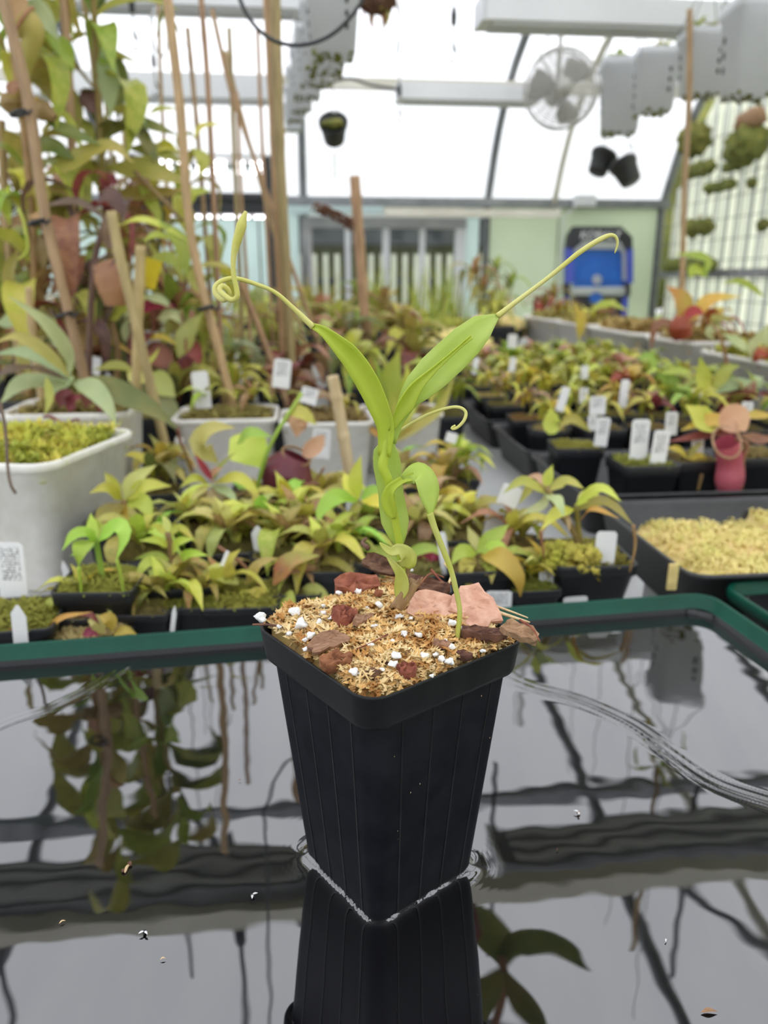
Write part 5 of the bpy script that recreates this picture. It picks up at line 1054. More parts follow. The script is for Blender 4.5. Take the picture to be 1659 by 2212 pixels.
pitcher(t, ((30, 245), (22, 225), (20, 205)), (10, 22, 16), 'brown', Y-.02, ((20, 205), (30, 190), (45, 186)), 30, 'brown'); pitcher(t, ((120, 255), (95, 240), (72, 222)), (8, 22, 16), 'brown', Y-.02)
stalkpx(t, ((40, 450), (52, 480), (60, 540), (40, 560)), 4, 3, 'leaf_lime', Y-.06, 'tendril')
Y = 1.50
t = V_('climber with broad olive leaves spreading below the roof lights', 250, Y, seed=2)
stalkpx(t, ((255, 850), (245, 640), (225, 420), (215, 250), (205, 60), (200, -60)), 8, 6, 'leaf_olive', Y, n=20)
for pts, w_, c_ in ((((190, 55), (240, 12), (320, 0), (388, 22)), 26, 'olive'), (((222, 100), (236, 170), (240, 258)), 48, 'silver'), (((220, 118), (232, 130), (250, 118)), 44, 'green'), (((150, 180), (160, 240), (170, 300)), 44, 'olive'), (((228, 300), (290, 268), (386, 292)), 42, 'dark'), (((230, 360), (320, 372, -.03), (410, 398, -.04)), 62, 'olive'), (((180, 190), (195, 225), (210, 250)), 40, 'purple'), (((320, 248), (345, 236), (386, 236)), 16, 'green'), (((420, 302), (436, 274), (482, 268)), 16, 'lime'), (((310, 355), (345, 325), (384, 322)), 14, 'lime'), (((275, 320), (340, 330), (400, 352)), 40, 'olive'), (((240, 420), (330, 420), (400, 410)), 44, 'olive'), (((410, 445), (420, 420), (455, 412)), 28, 'green'), (((415, 320), (440, 350), (430, 385)), 30, 'olive'), (((300, 400), (335, 450), (350, 490)), 26, 'green'), (((270, 190), (300, 240), (320, 280)), 18, 'silver')):
    leafpx(t, pts, w_, c_, Y)
stalkpx(t, ((290, 370), (340, 420), (395, 478)), 5, 4, 'leaf_brown', Y-.05, 'tendril')
pitcher(t, ((240, 470), (238, 440), (230, 405)), (10, 22, 18), 'maroon', Y-.06, ((225, 410), (235, 392), (255, 396)), 34, 'maroon')
Y = 1.28
t = V_('climber with large dark purple pitcher and long purple leaf', 200, Y, seed=3, rimz=.10)
stalkpx(t, ((190, 860), (195, 700), (205, 560), (230, 470)), 8, 6, 'leaf_purple', Y)
for pts, w_, c_ in ((((92, 446), (160, 436), (205, 456), (240, 484)), 22, 'purple'), (((100, 490), (85, 470), (60, 468)), 24, 'brown'), (((255, 488), (300, 474), (350, 488), (408, 522)), 18, 'lime'), (((345, 478), (388, 520), (400, 560), (405, 605)), 34, 'green'), (((210, 440), (240, 425), (270, 470)), 40, 'purple'), (((262, 486), (276, 440), (290, 425)), 16, 'purple'), (((310, 520), (340, 508), (380, 520)), 20, 'lime'), (((430, 570), (470, 572), (520, 590)), 14, 'olive')):
    leafpx(t, pts, w_, c_, Y)
pitcher(t, ((255, 660), (250, 630), (240, 600), (225, 568)), (26, 36, 36, 26), 'brown', Y-.06, ((238, 540), (240, 500), (228, 465)), 36, 'purple', 'purple', .6)
Y = 1.42
t = V_('bush with olive and yellow leaves behind the silver plant', 240, Y, seed=4, rimz=.10)
for pts, w_, c_ in ((((150, 690), (188, 662), (230, 710), (258, 752)), 38, 'olive'), (((215, 668), (242, 640), (284, 648)), 36, 'silver'), (((232, 690), (262, 672), (284, 668)), 44, 'lime'), (((148, 735), (220, 728), (296, 770)), 18, 'yellow'), (((386, 772), (408, 722), (438, 676)), 50, 'pale'), (((310, 734), (350, 728), (386, 748)), 16, 'yellow'), (((288, 682), (330, 660), (380, 662)), 32, 'red'), (((300, 760), (340, 770), (380, 800)), 60, 'maroon'), (((330, 720), (300, 745), (280, 790)), 40, 'maroon'), (((400, 730), (420, 760), (432, 790)), 34, 'maroon'), (((310, 640), (350, 650), (372, 668)), 24, 'silver'), (((340, 690), (372, 680), (392, 700)), 30, 'silver'), (((270, 740), (275, 700), (290, 690)), 20, 'silver'), (((-10, 700), (30, 690), (60, 640)), 44, 'silver'), (((190, 760), (200, 720), (160, 700)), 30, 'brown'), (((180, 620), (140, 600), (110, 640)), 40, 'brown'), (((60, 660), (90, 620), (120, 600)), 40, 'olive'), (((120, 560), (100, 520), (130, 500)), 40, 'brown'), (((320, 560), (370, 560), (400, 600)), 30, 'green'), (((440, 640), (420, 600), (430, 560)), 30, 'olive'), (((60, 560), (90, 600), (100, 640)), 40, 'maroon'), (((200, 560), (170, 620), (180, 660)), 44, 'purple'), (((120, 640), (150, 690), (140, 740)), 44, 'brown')):
    leafpx(t, pts, w_, c_, Y)
stalkpx(t, ((250, 850), (255, 760), (240, 690)), 8, 6, 'leaf_brown', Y)
rosette(t, Vector((.1, .1, .26)), 9, .13, ('olive', 'brown', 'green', 'maroon'), .3, (60, -20), 'abd', 9); rosette(t, Vector((-.12, .12, .22)), 9, .13, ('brown', 'olive', 'purple'), .3, (60, -20), 'abd', 10); rosette(t, Vector((-.02, .2, .36)), 9, .14, ('olive', 'green', 'brown'), .3, (60, -20), 'abd', 11); rosette(t, Vector((-.25, .15, .34)), 9, .14, ('olive', 'maroon', 'brown'), .3, (60, -20), 'abd', 12)
rosette(t, Vector((-.2, .1, .12)), 9, .12, ('maroon', 'dark', 'brown'), .3, (60, -10), 'abd', 13); rosette(t, Vector((.12, .0, .12)), 9, .12, ('maroon', 'dark', 'olive'), .3, (60, -10), 'abd', 14)
def nodes(label, stem, Y, cs, L_, seed, per=2, el=(35, -35)):
    t = next(o for o in bpy.data.objects if o.get('label') == label); rr_ = random.Random(seed)
    P = spline([at(x, y, Y=Y) for x, y in stem], 14)
    for i, q in enumerate(P):
        rosette(t, q-t.location, per, L_*rr_.uniform(.75, 1.15), [cs[(i+j) % len(cs)] for j in range(3)], .30, el, 'bd', seed+i, None, i*1.9+rr_.uniform(-.4, .4))
nodes('tall climber with hanging brown-lipped pitcher at the upper left corner', ((74, 640), (70, 480), (48, 250), (20, 60), (5, -160), (0, -420)), 1.42, ('olive', 'green', 'lime', 'olive'), .19, 50, 3)
nodes('climber with broad olive leaves spreading below the roof lights', ((250, 700), (245, 600), (225, 420), (215, 250), (205, 60), (200, -180), (190, -380)), 1.54, ('olive', 'green', 'dark', 'olive'), .20, 80, 3)
nodes('climber with large dark purple pitcher and long purple leaf', ((140, 760), (150, 640), (160, 520), (170, 420)), 1.36, ('brown', 'maroon', 'olive', 'purple'), .13, 110, 2)
t = V_('climber with yellow-green leaves along the long dark stake', 430, 1.62, seed=8)
stalkpx(t, ((440, 820), (425, 600), (400, 400), (385, 250)), 7, 5, 'leaf_olive', 1.62, n=16)
nodes('climber with yellow-green leaves along the long dark stake', ((440, 760), (432, 640), (420, 540), (408, 440), (395, 340)), 1.62, ('lime', 'olive', 'green', 'yellow'), .13, 140, 2)
t = V_('brown-leaved climber tangled low behind the leaning stakes', 330, 1.78, seed=9)
stalkpx(t, ((330, 820), (335, 650), (320, 480)), 7, 5, 'leaf_brown', 1.78, n=12)
nodes('brown-leaved climber tangled low behind the leaning stakes', ((330, 760), (345, 640), (330, 520), (310, 420)), 1.78, ('brown', 'olive', 'maroon', 'brown'), .15, 170, 3)
t = V_('shaded climber filling the left edge behind the leaning stake', -20, 1.75, seed=10)
stalkpx(t, ((-10, 820), (0, 600), (10, 400)), 7, 5, 'leaf_brown', 1.75, n=12)
nodes('shaded climber filling the left edge behind the leaning stake', ((0, 760), (10, 620), (20, 500), (40, 380)), 1.75, ('brown', 'olive', 'maroon', 'dark'), .17, 200, 3)
# yellow sticky card
p = at(322, 590, Y=1.33); t = thing('sticky_card', 'yellow sticky insect card hanging among the left stakes', 'sticky card', p)
mb = MB(); k = m_per_px(p); mb.box((0, 0, 0), (42*k, .0012, 62*k), Matrix.Rotation(.35, 3, 'Y')@Matrix.Rotation(.3, 3, 'Z')); mb.build('card', 'yellow_card', t, smooth=False)
mb = MB(); mb.tube([(0, 0, 30*k), (.003, .01, 70*k), (-.005, .02, 120*k)], .0006, 5); mb.build('hanger', 'wire_grey', t)
# stakes
ST = [('thick leaning stake nearest the left edge, dark tie halfway', ((-4, -40), (60, 210), (95, 450), (152, 690)), 12, 1.22), ('stake rising just right of the hanging brown pitcher', ((137, -20), (150, 200), (165, 560)), 9, 1.45), ('thin stake behind the silver-green hanging leaf', ((178, -20), (200, 130), (215, 300)), 6, 1.6), ('long dark stake crossing the olive leaves', ((360, -20), (390, 240), (415, 520), (484, 800)), 10, 1.26),
      ('left cane of the thick pair at centre left', ((576, -30), (592, 300), (606, 640)), 9, 1.75), ('right cane of the thick pair at centre left', ((594, -30), (604, 300), (622, 640)), 11, 1.72), ('slim stake right of the dark stake', ((436, 15), (450, 200), (468, 560)), 6, 1.55), ('thin leaning cane below the hook cluster', ((458, 20), (500, 200), (552, 350)), 5, 1.85),
      ('cut stake with pale top in front of the purple pitcher', ((240, 456), (258, 550), (282, 650)), 11, 1.16), ('short stake right of the yellow card', ((304, 530), (300, 650), (296, 780)), 11, 1.20), ('stake with flower spike standing alone at the middle', ((766, 380), (776, 520), (790, 700), (800, 770)), 11, 2.2), ('grey-brown stake along the left picture edge', ((2, 260), (10, 420), (22, 560)), 9, 1.5),
      ('thin stake left of the slim cane', ((342, 0), (348, 200), (362, 420)), 4, 1.9), ('fine stake behind the curled bud', ((512, 200), (520, 400), (530, 560)), 4, 1.95), ('fine leaning stake reaching the lit rack', ((486, 110), (520, 240), (580, 460)), 4, 2.0), ('hair-thin stake at the left of the row lights', ((222, 150), (236, 300), (250, 420)), 4, 1.8), ('thin stake under the second basket row', ((495, 60), (505, 300), (520, 640)), 5, 1.9), ('short brown stake low at the left edge', ((62, 620), (66, 680), (74, 740)), 8, 1.2), ('reddish stake before the dark bush', ((520, 610), (560, 710), (590, 790)), 7, 1.7), ('fine stake near the cut stake', ((262, 120), (268, 300), (276, 480)), 4, 1.75), ('slender stake by the grow light end', ((405, 60), (428, 300), (445, 520)), 5, 1.7), ('pale stake beside the thick pair', ((556, 60), (566, 300), (580, 560)), 4, 2.1)]
for lab, pts, rp, Y in ST: P0, P1 = pts[0], pts[1]; cane(lab, (((P0[0]*1.9-P1[0]*.9, P0[1]*1.9-P1[1]*.9),)+tuple(pts)) if P0[1] < 30 and rp > 5 else pts, rp, Y, 'bamboo')
for i, (px, py, Y) in enumerate(((80, 480, 1.21), (140, 680, 1.21), (445, 665, 1.24), (40, 245, 1.21))):
    p = at(px, py, Y=Y); t = thing('plant_tie', ['dark tie around the leaning left stake, upper', 'dark tie around the leaning left stake, lower', 'dark tie around the long dark stake', 'dark tie high on the leaning left stake'][i], 'tie', p, group='black plant ties')
    mb = MB(); k = m_per_px(p); mb.tube([Vector((cos(q)*16*k, sin(q)*16*k, .3*16*k*cos(q))) for q in [2*pi*j/14 for j in range(14)]], 4*k, 6, closed=True); mb.build('loop', 'cable_black', t)
    mb = MB(); mb.tube([(14*k, -6*k, 0), (26*k, -12*k, -4*k), (34*k, -10*k, 6*k)], 3*k, 5); mb.build('end', 'cable_black', t)
# flower spike on the single stake
t = thing('flower_spike', 'reddish flower spike arching left of the lone stake', 'flower spike', at(770, 500, Y=2.16))
Q = spline([at(775, 500, Y=2.16), at(750, 480, Y=2.16), at(718, 462, Y=2.15), at(682, 448, Y=2.14)], 24); mb = MB(); mb.tube(Q, .003, 6); mb.build('stalk', 'leaf_brown', t, world=True)
rr_ = random.Random(8); mb = MB()
for q in Q[4:]:
    for _ in range(6): d = Vector((rr_.uniform(-1, 1), rr_.uniform(-1, 1), rr_.uniform(-1, 1))).normalized(); mb.blob(q+d*.012, .0045, rr_.randint(0, 99), 1, .4)
o = mb.build('flowers', 'leaf_maroon', t, world=True); o['kind'] = 'stuff'

# ================================================================== rows of pots deeper on the bench
ROWS = [(1.52, -.42, .26, 6, 'first row behind the white tubs', .075, [('olive', 'lime'), ('brown', 'maroon'), ('lime', 'olive'), ('maroon', 'brown'), ('olive', 'green'), ('green', 'lime')], .10, 'brown'),
        (1.80, -.60, .26, 7, 'second row behind the white tubs', .10, [('dark', 'olive'), ('maroon', 'dark'), ('olive', 'brown'), ('silver', 'olive'), ('brown', 'maroon'), ('lime', 'dark'), ('olive', 'maroon')], .12, 'brown'),
        (2.15, -.78, .28, 7, 'third row behind the white tubs', .12, [('olive', 'green'), ('brown', 'olive'), ('silver', 'dark'), ('olive', 'maroon'), ('pale', 'olive'), ('dark', 'brown'), ('olive', 'lime')], .14, 'brown'),
        (2.60, -.90, .30, 7, 'fourth row behind the white tubs', .14, [('olive', 'brown'), ('green', 'olive'), ('pale', 'olive'), ('brown', 'dark'), ('silver', 'olive'), ('olive', 'pale'), ('brown', 'olive')], .15, 'brown'),
        (3.15, -1.1, .30, 7, 'fifth row behind the white tubs', .14, [('green', 'olive'), ('olive', 'brown'), ('lime', 'olive'), ('olive', 'silver'), ('green', 'olive'), ('brown', 'olive'), ('olive', 'green')], .16, 'brown'),
        (3.75, -1.3, .30, 7, 'back row under the far window', .15, [('olive', 'green'), ('green', 'brown'), ('olive', 'lime'), ('green', 'olive'), ('lime', 'green'), ('olive', 'yellow'), ('green', 'olive')], .18, 'brown')]
ORD7 = ['leftmost', 'second from left', 'third from left', 'fourth from left', 'fifth from left', 'sixth from left', 'rightmost']
for ri, (v, u0, u1, n, rn, L_, cs, rz_, mo) in enumerate(ROWS):
    for k in range(n):
        u = u0+(u1-u0)*k/(n-1); sd = 700+ri*11+k; rr_ = random.Random(sd); p = hs(u+rr_.uniform(-.015, .015), v+rr_.uniform(-.03, .03), rz_*.7)
        o_ = 'rightmost' if k == n-1 else ORD7[k]
        t = potted('pitcher_plant', '%s pitcher plant, %s in the %s' % (CW[cs[k][0]], o_, rn), 'potted plant', p, .05+.004*ri, 'sq', 0.0, mo, 'pitcher plants in the deeper rows', None, sd)
        c1, c2 = cs[k]
        rosette(t, Vector((0, 0, rz_*.7+.05)), 9, L_*1.25, (c1, c2, c1), .32, (70, -10), 'abd', sd, (0, 0, rz_*.6)); rosette(t, Vector((.03, .02, rz_*.7+.02)), 8, L_*1.1, (c2, c1), .3, (60, 0), 'abd', sd+90)
        if k % 2 == 0: rosette(t, Vector((-.02, .0, rz_*.7+.10+.03*(ri % 2))), 5, L_*.8, (c1, c2), .3, (75, 15), 'ab', sd+190, (0, 0, rz_*.6))
# moss mounds and grasses at the far middle
def mound(label, u, v, w, d, h, mo, seed):
    p = hs(u, v, 0); t = potted('moss_tray', label, 'moss tray', Vector((p.x, p.y, h)), (w, d), 'sq', 0.0, None, 'moss trays at the far middle', YAW, seed)
    mb = MB()
    rr_ = random.Random(seed)
    for q in range(22): mb.blob(Vector((rr_.uniform(-w, w)*.75, rr_.uniform(-d, d)*.7, h)), rr_.uniform(.03, .06), q+seed, 2, .6, (1.3, 1.2, .8), 3)
    o = mb.build('moss', 'moss_'+mo, t); return t
M1 = mound('low golden moss tray behind the sixth black tray', .52, 2.72, .17, .15, .10, 'gold', 1); M2 = mound('bright green moss tray in front of the far grasses', .48, 3.18, .2, .18, .13, 'green', 2); M3 = mound('moss tray of feathery seedlings beside the farthest white tub', .80, 3.20, .10, .1, .13, 'gold', 3)
M4 = mound('dark moss tray under the far window', .44, 3.75, .15, .18, .15, 'green', 4)
def grass(t, base, n, h, colr, spread, seed, lean=.25):
    rr_ = random.Random(seed)
    for i in range(n):
        link('blade', lib_blade(colr), t, base+Vector((rr_.uniform(-1, 1)*spread, rr_.uniform(-1, 1)*spread, 0)), (rr_.uniform(-lean, lean), rr_.uniform(-lean, lean), rr_.random()*6.28), (h*.5, h*.6, h*rr_.uniform(.6, 1.1)))
for lab, px, v, n, h, c_, sp in (('clump of upright green pitcher blades left of the far grasses', 812, 3.4, 14, .27, 'grass', .03), ('clump of tall green blades in the middle of the far window', 905, 3.45, 12, .25, 'grass', .025), ('loose tall grass tuft before the right window pane', 965, 3.85, 30, .26, 'grass', .08), ('broad tuft of fresh grass on the far moss', 945, 2.94, 46, .15, 'grass', .12), ('yellow grass tuft at the far left of the window', 690, 3.6, 18, .22, 'olive', .06)):
    d = ray(px, 650); tt = v/(-d.x*sin(YAW)+d.y*cos(YAW)); p = d*tt
    t = potted('grass_pot', lab, 'potted plant', Vector((p.x, p.y, .15)), .06, 'sq', 0.0, 'brown', 'far grass pots', None, n); grass(t, Vector((0, 0, .14)), n, h, c_, sp, n)
for lab, px, py, v, cs, L_ in (('dark ferny plant right of the far grasses', 1045, 600, 3.5, ('dark', 'olive', 'brown'), .17), ('dark leafy plant with pale hoops before the green wall', 1085, 590, 3.9, ('olive', 'dark', 'green'), .16), ('pale feathery plant above the farthest white tub', 1075, 660, 3.0, ('silver', 'lime', 'pale'), .12), ('upright red tubular plant left of the blue stand', 1185, 650, 3.6, ('maroon', 'red', 'olive'), .14)):
    d = ray(px, py); tt = v/(-d.x*sin(YAW)+d.y*cos(YAW)); p = CAM+d*tt
    t = potted('leafy_plant', lab, 'potted plant', Vector((p.x, p.y, .15)), .06, 'sq', 0.0, 'brown', 'far leafy plants', None, px); H_ = max(.05, p.z-.15)
    for q in range(3): rosette(t, Vector((random.Random(px+q).uniform(-.05, .05), 0, .15+H_*(q+.4)/2.6)), 8, L_, cs, .22, (75, -10), 'abd', px+q, (0, 0, .13))

# ================================================================== lights, ropes, cables
def fixture(label, u0, u1, v, z, w=.16, h=.055, mat='fixture_grey', rx=0.0):
    c = hs((u0+u1)/2, v, z); t = thing('grow_light', label, 'grow light', c, YAW, 'grow light fixtures'); L_ = u1-u0
    mb = MB(); mb.box((0, 0, h/2), (L_, w, h)); mb.build('housing', mat, t, smooth=False)
    for s in (-1, 1):
        mb = MB(); mb.box((s*(L_/2+.006), 0, h/2), (.012, w*1.02, h*1.05)); mb.build('end_cap', 'white_metal', t, smooth=False)
    for q in (-.3, 0, .3):
        mb = MB(); mb.box((0, q*w, -.004), (L_*.94, w*.14, .008)); mb.build('tube', 'white_metal', t, smooth=False)
    return t
def zat(py, px, v): d = ray(px, py); tt = v/(-d.x*sin(YAW)+d.y*cos(YAW)); return HC+d.z*tt
def uat(px, py, v): d = ray(px, py); tt = v/(-d.x*sin(YAW)+d.y*cos(YAW)); p = d*tt; return p.x*cos(YAW)+p.y*sin(YAW)
fixture('grow light bar at the top right, nearest of the bars', uat(1042, 25, 2.45), uat(1600, 60, 2.45), 2.45, zat(62, 1250, 2.45), .12, .05*1.3)
fixture('grow light bar passing behind the round fan', uat(862, 205, 3.6), uat(1150, 215, 3.6), 3.6, zat(222, 1000, 3.6), .12, .065)
fixture('grow light bar behind the left stakes', uat(60, 190, 3.6), uat(590, 200, 3.6), 3.6, zat(215, 330, 3.6), .12, .085)
fixture('long grow light bar along the very top left', uat(20, 0, 2.9), uat(650, 15, 2.9), 2.9, zat(20, 330, 2.9), .12, .07)
fixture('overhead grow light seen only in the water, left', -1.5, .22, 1.75, 1.28, .16, .05, 'galvanised'); fixture('overhead grow light seen only in the water, right', .52, 1.9, 1.80, 1.32, .16, .05, 'galvanised')
mb = MB(); mb.bar(hs(-2.5, 1.655, 1.345), hs(2.2, 1.655, 1.345), .05, .05); struct(mb.build('light_rail', 'cream_paint', smooth=False))
def hang(label, px, py0, py1, v, kind='ratchet', top=None):
    p = hs(uat(px, py1, v), v, zat(py1, px, v)); zt = prof_h(v)-.03 if top is None else top
    t = thing('rope_hanger', label, 'hanger', p, 0, 'rope hangers')
    mb = MB(); mb.tube([(0, 0, .03), (0, 0, zt-p.z)], .004, 6); mb.build('rope', 'rope_white', t)
    mb = MB(); mb.lathe([(0, .0), (.008, .004), (.010, .03), (.006, .05), (0, .052)], 8, (0, 0, .10)); mb.build('ratchet', 'cable_black', t)
    mb = MB(); mb.tube(spline([(0, 0, .10), (0, 0, .06), (.012, 0, .03), (.008, 0, .008), (-.006, 0, .004), (-.01, 0, .018)], 14), .003, 6); mb.build('hook', 'cable_black', t)
for lab, px, y1, v in (('rope hanger with dark ratchet right of the basket column', 978, 138, 2.6), ('white rope hanger below the middle light bar end', 862, 268, 3.5), ('dark ratchet hanger among the left stakes', 293, 112, 2.7), ('second dark hanger behind the left light bar', 338, 210, 3.4)): hang(lab, px, 0, y1, v)
for lab, px, py, v, rr2 in (('white coiled cord loop beside the top right bar', 844, 60, 2.6, (18, 62)), ('pale hanging cord loop among the left ropes', 345, 70, 2.8, (16, 46))):
    p = hs(uat(px, py, v), v, zat(py, px, v)); t = thing('cord_loop', lab, 'cord', p, YAW); k = m_per_px(p); mb = MB(); mb.tube([Vector((cos(q)*rr2[0]*k, 0, sin(q)*rr2[1]*k)) for q in [2*pi*j/24 for j in range(24)]], .0042, 6, closed=True); mb.build('cord', 'rope_white', t)
    mb = MB(); mb.tube([(0, 0, rr2[1]*k), (0, 0, prof_h(v)-p.z-.02)], .003, 6); mb.build('tail', 'rope_white', t)
t = thing('power_cable', 'thick black cable drooping across the top of the picture', 'cable', at(620, 92, Y=1.35))
Q = spline([at(x, y, Y=1.35) for x, y in ((470, -160), (508, -30), (540, 42), (585, 84), (640, 98), (700, 84), (750, 45), (795, -20), (840, -120))], 40); Q = [Vector((Q[0].x-.05, Q[0].y, 2.2))]+Q+[Vector((Q[-1].x+.05, Q[-1].y, 2.2))]; mb = MB(); mb.tube(Q, .0032, 8); mb.build('cable', 'cable_black', t, world=True)
t = thing('light_cable', 'thin dark cable running into the middle light bar', 'cable', hs(uat(800, 190, 3.6), 3.58, zat(190, 800, 3.6)))
Q = spline([hs(uat(x, y, 3.6), 3.58, zat(y, x, 3.6)) for x, y in ((690, 190), (750, 172), (800, 186), (862, 196))], 16); mb = MB(); mb.tube(Q, .006, 6); mb.build('cable', 'cable_black', t, world=True)
t = thing('looped_cable', 'looped dark cable hanging overhead, mirrored left of the pot', 'cable', (-.68, 2.15, 1.55))
Q = [Vector((-.02, 0, .62)), Vector((-.02, 0, .3)), Vector((-.05, 0, .10))]+[Vector((.06*cos(q), .02*sin(q), .12*sin(q))) for q in [pi*.9+2*pi*j/22 for j in range(22)]]+[Vector((-.05, 0, .02)), Vector((-.03, 0, -.25))]
mb = MB(); mb.tube(spline(Q, 60), .006, 7); mb.build('cable', 'cable_black', t)
for i, (u, v) in enumerate(((-1.0, 2.0), (-.25, 1.9), (.62, 2.2), (1.3, 2.1))):
    t = thing('rope_hanger', ['overhead rope mirrored at the far left of the water', 'overhead rope mirrored left of the pot', 'overhead rope mirrored just right of the pot', 'overhead rope mirrored at the right of the water'][i], 'hanger', hs(u, v, 1.32), 0, 'overhead ropes')
    mb = MB(); mb.tube([(0, 0, 0), (0, 0, prof_h(v)-1.34)], .008, 6); mb.build('rope', 'cable_black', t); mb = MB(); mb.lathe([(0, 0), (.016, .01), (.018, .07), (.008, .1), (0, .1)], 8, (0, 0, .3)); mb.build('ratchet', 'cable_black', t)

# ================================================================== hanging planters
def basket(label, px, py, v, wpx, hpx, seed, plant=None, turn=0.0, holes=True):
    """white square basket; px,py = centre of its rim line"""
    p = hs(uat(px, py, v), v, zat(py, px, v)); k = m_per_px(p); hw, h = wpx*k/2, hpx*k
    t = thing('hanging_basket', label, 'hanging basket', p-Vector((0, 0, h)), YAW+turn, 'white hanging baskets')
    mb = MB(); mb.loft_sq([(0, hw*.76, hw*.76, hw*.12), (h*.88, hw*.94, hw*.94, hw*.14), (h*.885, hw*1.03, hw*1.03, hw*.15), (h, hw*1.04, hw*1.04, hw*.15), (h, hw*.94, hw*.94, hw*.14), (h*.8, hw*.9, hw*.9, hw*.14)], 4, True, True); mb.build('bucket', 'basket_plastic', t)
    if holes:
        for s in (1,):
            for q in range(3):
                for ax in (0, 1):
                    mb = MB(); z = h*(.32+.16*q); f = hw*(.76+.205*z/h)
                    pos = (s*hw*.45, -f-.0005, z) if ax == 0 else (-f-.0005, s*hw*.45, z)
                    mb.box(pos, (hw*.10, .004, h*.07) if ax == 0 else (.004, hw*.10, h*.07)); mb.build('hole', 'dark_hole', t, smooth=False)
    mb = MB(); rr_ = random.Random(seed)
    for q in range(26): mb.blob(Vector((rr_.uniform(-1, 1)*hw*.78, rr_.uniform(-1, 1)*hw*.78, rr_.uniform(-.03, .012)*h*1.5)), hw*rr_.uniform(.06, .13), q, 1, .6)
    mb.build('root_fringe', 'moss_dark', t)
    for sx in (-1, 1):
        for sy in (-1, 1):
            mb = MB(); mb.tube([(sx*hw, sy*hw, h), (0, 0, h+hw*2.6)], .0015, 4); mb.build('wire', 'wire_grey', t)
    if p.z+hw*2.6 < prof_h(v)-.04:
        mb = MB(); mb.tube([(0, 0, h+hw*2.6), (0, 0, h+prof_h(v)-p.z-.02)], .002, 5); mb.build('cord', 'wire_grey', t)
    if plant:
        for q in range(2): rosette(t, Vector((rr_.uniform(-.4, .4)*hw, 0, h*.95)), 6, hw*1.1, plant, .2, (80, 10), 'abd', seed+q)
    return t
basket('large white hanging basket cut by the top right corner', 1640, 5, 1.95, 120, 185, 1, None, -.1); basket('white hanging basket left of the corner one, leaves above', 1524, 70, 2.3, 92, 122, 2, ('green', 'maroon'), -.1)
basket('right basket of the pair hanging beside the fan', 1422, 112, 2.8, 92, 118, 3, ('olive', 'green'), -.2); basket('left basket of the pair hanging beside the fan', 1348, 132, 3.05, 92, 142, 4, ('green',), -.2)
for i, (px, py, v, w_, h_) in enumerate(((718, -45, 1.9, 120, 150), (700, 10, 2.25, 104, 130), (680, 62, 2.65, 84, 108), (662, 108, 3.05, 72, 92), (648, 150, 3.45, 62, 80), (638, 190, 3.85, 52, 64), (632, 226, 4.25, 46, 52))):
    basket('white hanging basket of the receding column, %s from the camera' % ['nearest', 'second', 'third', 'fourth', 'fifth', 'sixth', 'farthest'][i], px, py, v, w_, h_, 20+i, None, 0, i < 4)
def hangpot(label, px, py, v, rpx, mat, tilt, kind='pot', seed=0):
    p = hs(uat(px, py, v), v, zat(py, px, v)); k = m_per_px(p); R = rpx*k
    t = thing('hanging_pot' if kind == 'pot' else 'moss_ball', label, 'hanging pot' if kind == 'pot' else 'moss ball', p, 0, 'small hanging pots' if kind == 'pot' else 'moss balls')
    M = Matrix.Rotation(tilt[0], 3, 'X')@Matrix.Rotation(tilt[1], 3, 'Y')
    mb = MB()
    if kind == 'pot':
        mb.lathe([(0, -R*.85), (R*.72, -R*.85), (R*.76, -R*.8), (R*.95, R*.5), (R*1.05, R*.52), (R*1.08, R*.8), (R*.98, R*.8), (R*.9, R*.5), (0, R*.45)], 20, (0, 0, 0), M); mb.build('pot', 'black_plastic', t)
        mb = MB(); mb.blob(M@Vector((0, 0, R*.55)), R*.85, seed, 2, .4, (1, 1, .45), 3); mb.build('moss', 'moss_dark', t)
    else:
        mb.blob((0, 0, 0), R, seed, 3, .45, (1, 1, .95), 4); mb.build('moss', mat, t)
    mb = MB(); zt = prof_h(v)-p.z-.03; mb.tube([(0, 0, R*.6), (0, 0, min(zt, R*6+.3))], .0016, 5); mb.build('hanger', 'wire_grey', t)
    mb = MB(); mb.tube(spline([(0, 0, R*2.0), (R*.35, 0, R*1.6), (R*.2, 0, R*1.2), (-R*.2, 0, R*1.3)], 10), R*.07, 6); mb.build('hook', 'rope_white', t); return t
hangpot('round black pot with mossy top hanging in mid picture', 721, 283, 2.9, 30, None, (.9, 0), seed=1)
mb = MB(); p = bpy.data.objects['hanging_pot'].location; mb.box((0, .01, -.11), (.008, .003, .09)); mb.build('drip_tag', 'rope_white', bpy.data.objects['hanging_pot'], smooth=False)
hangpot('left one of two small black pots below the fan', 1298, 352, 3.3, 27, None, (-.3, .4), seed=2); hangpot('right one of two small black pots below the fan', 1354, 372, 3.2, 29, None, (-.5, -.35), seed=3)
t = thing('hanging_orchid', 'dark brown hanging mount cut by the top edge', 'hanging plant', at(815, 5, Y=2.4)); mb = MB(); mb.blob((0, 0, .01), .05, 4, 3, .6, (1, 1, .8), 3); mb.build('mount', 'bark_dark', t)
rosette(t, Vector((0, 0, -.01)), 7, .07, ('brown', 'maroon', 'olive'), .3, (0, -70), 'ab', 4)
mb = MB(); mb.tube([(0, 0, .04), (0, 0, prof_h(2.4)-t.location.z-.05)], .002, 5); mb.build('cord', 'wire_grey', t)

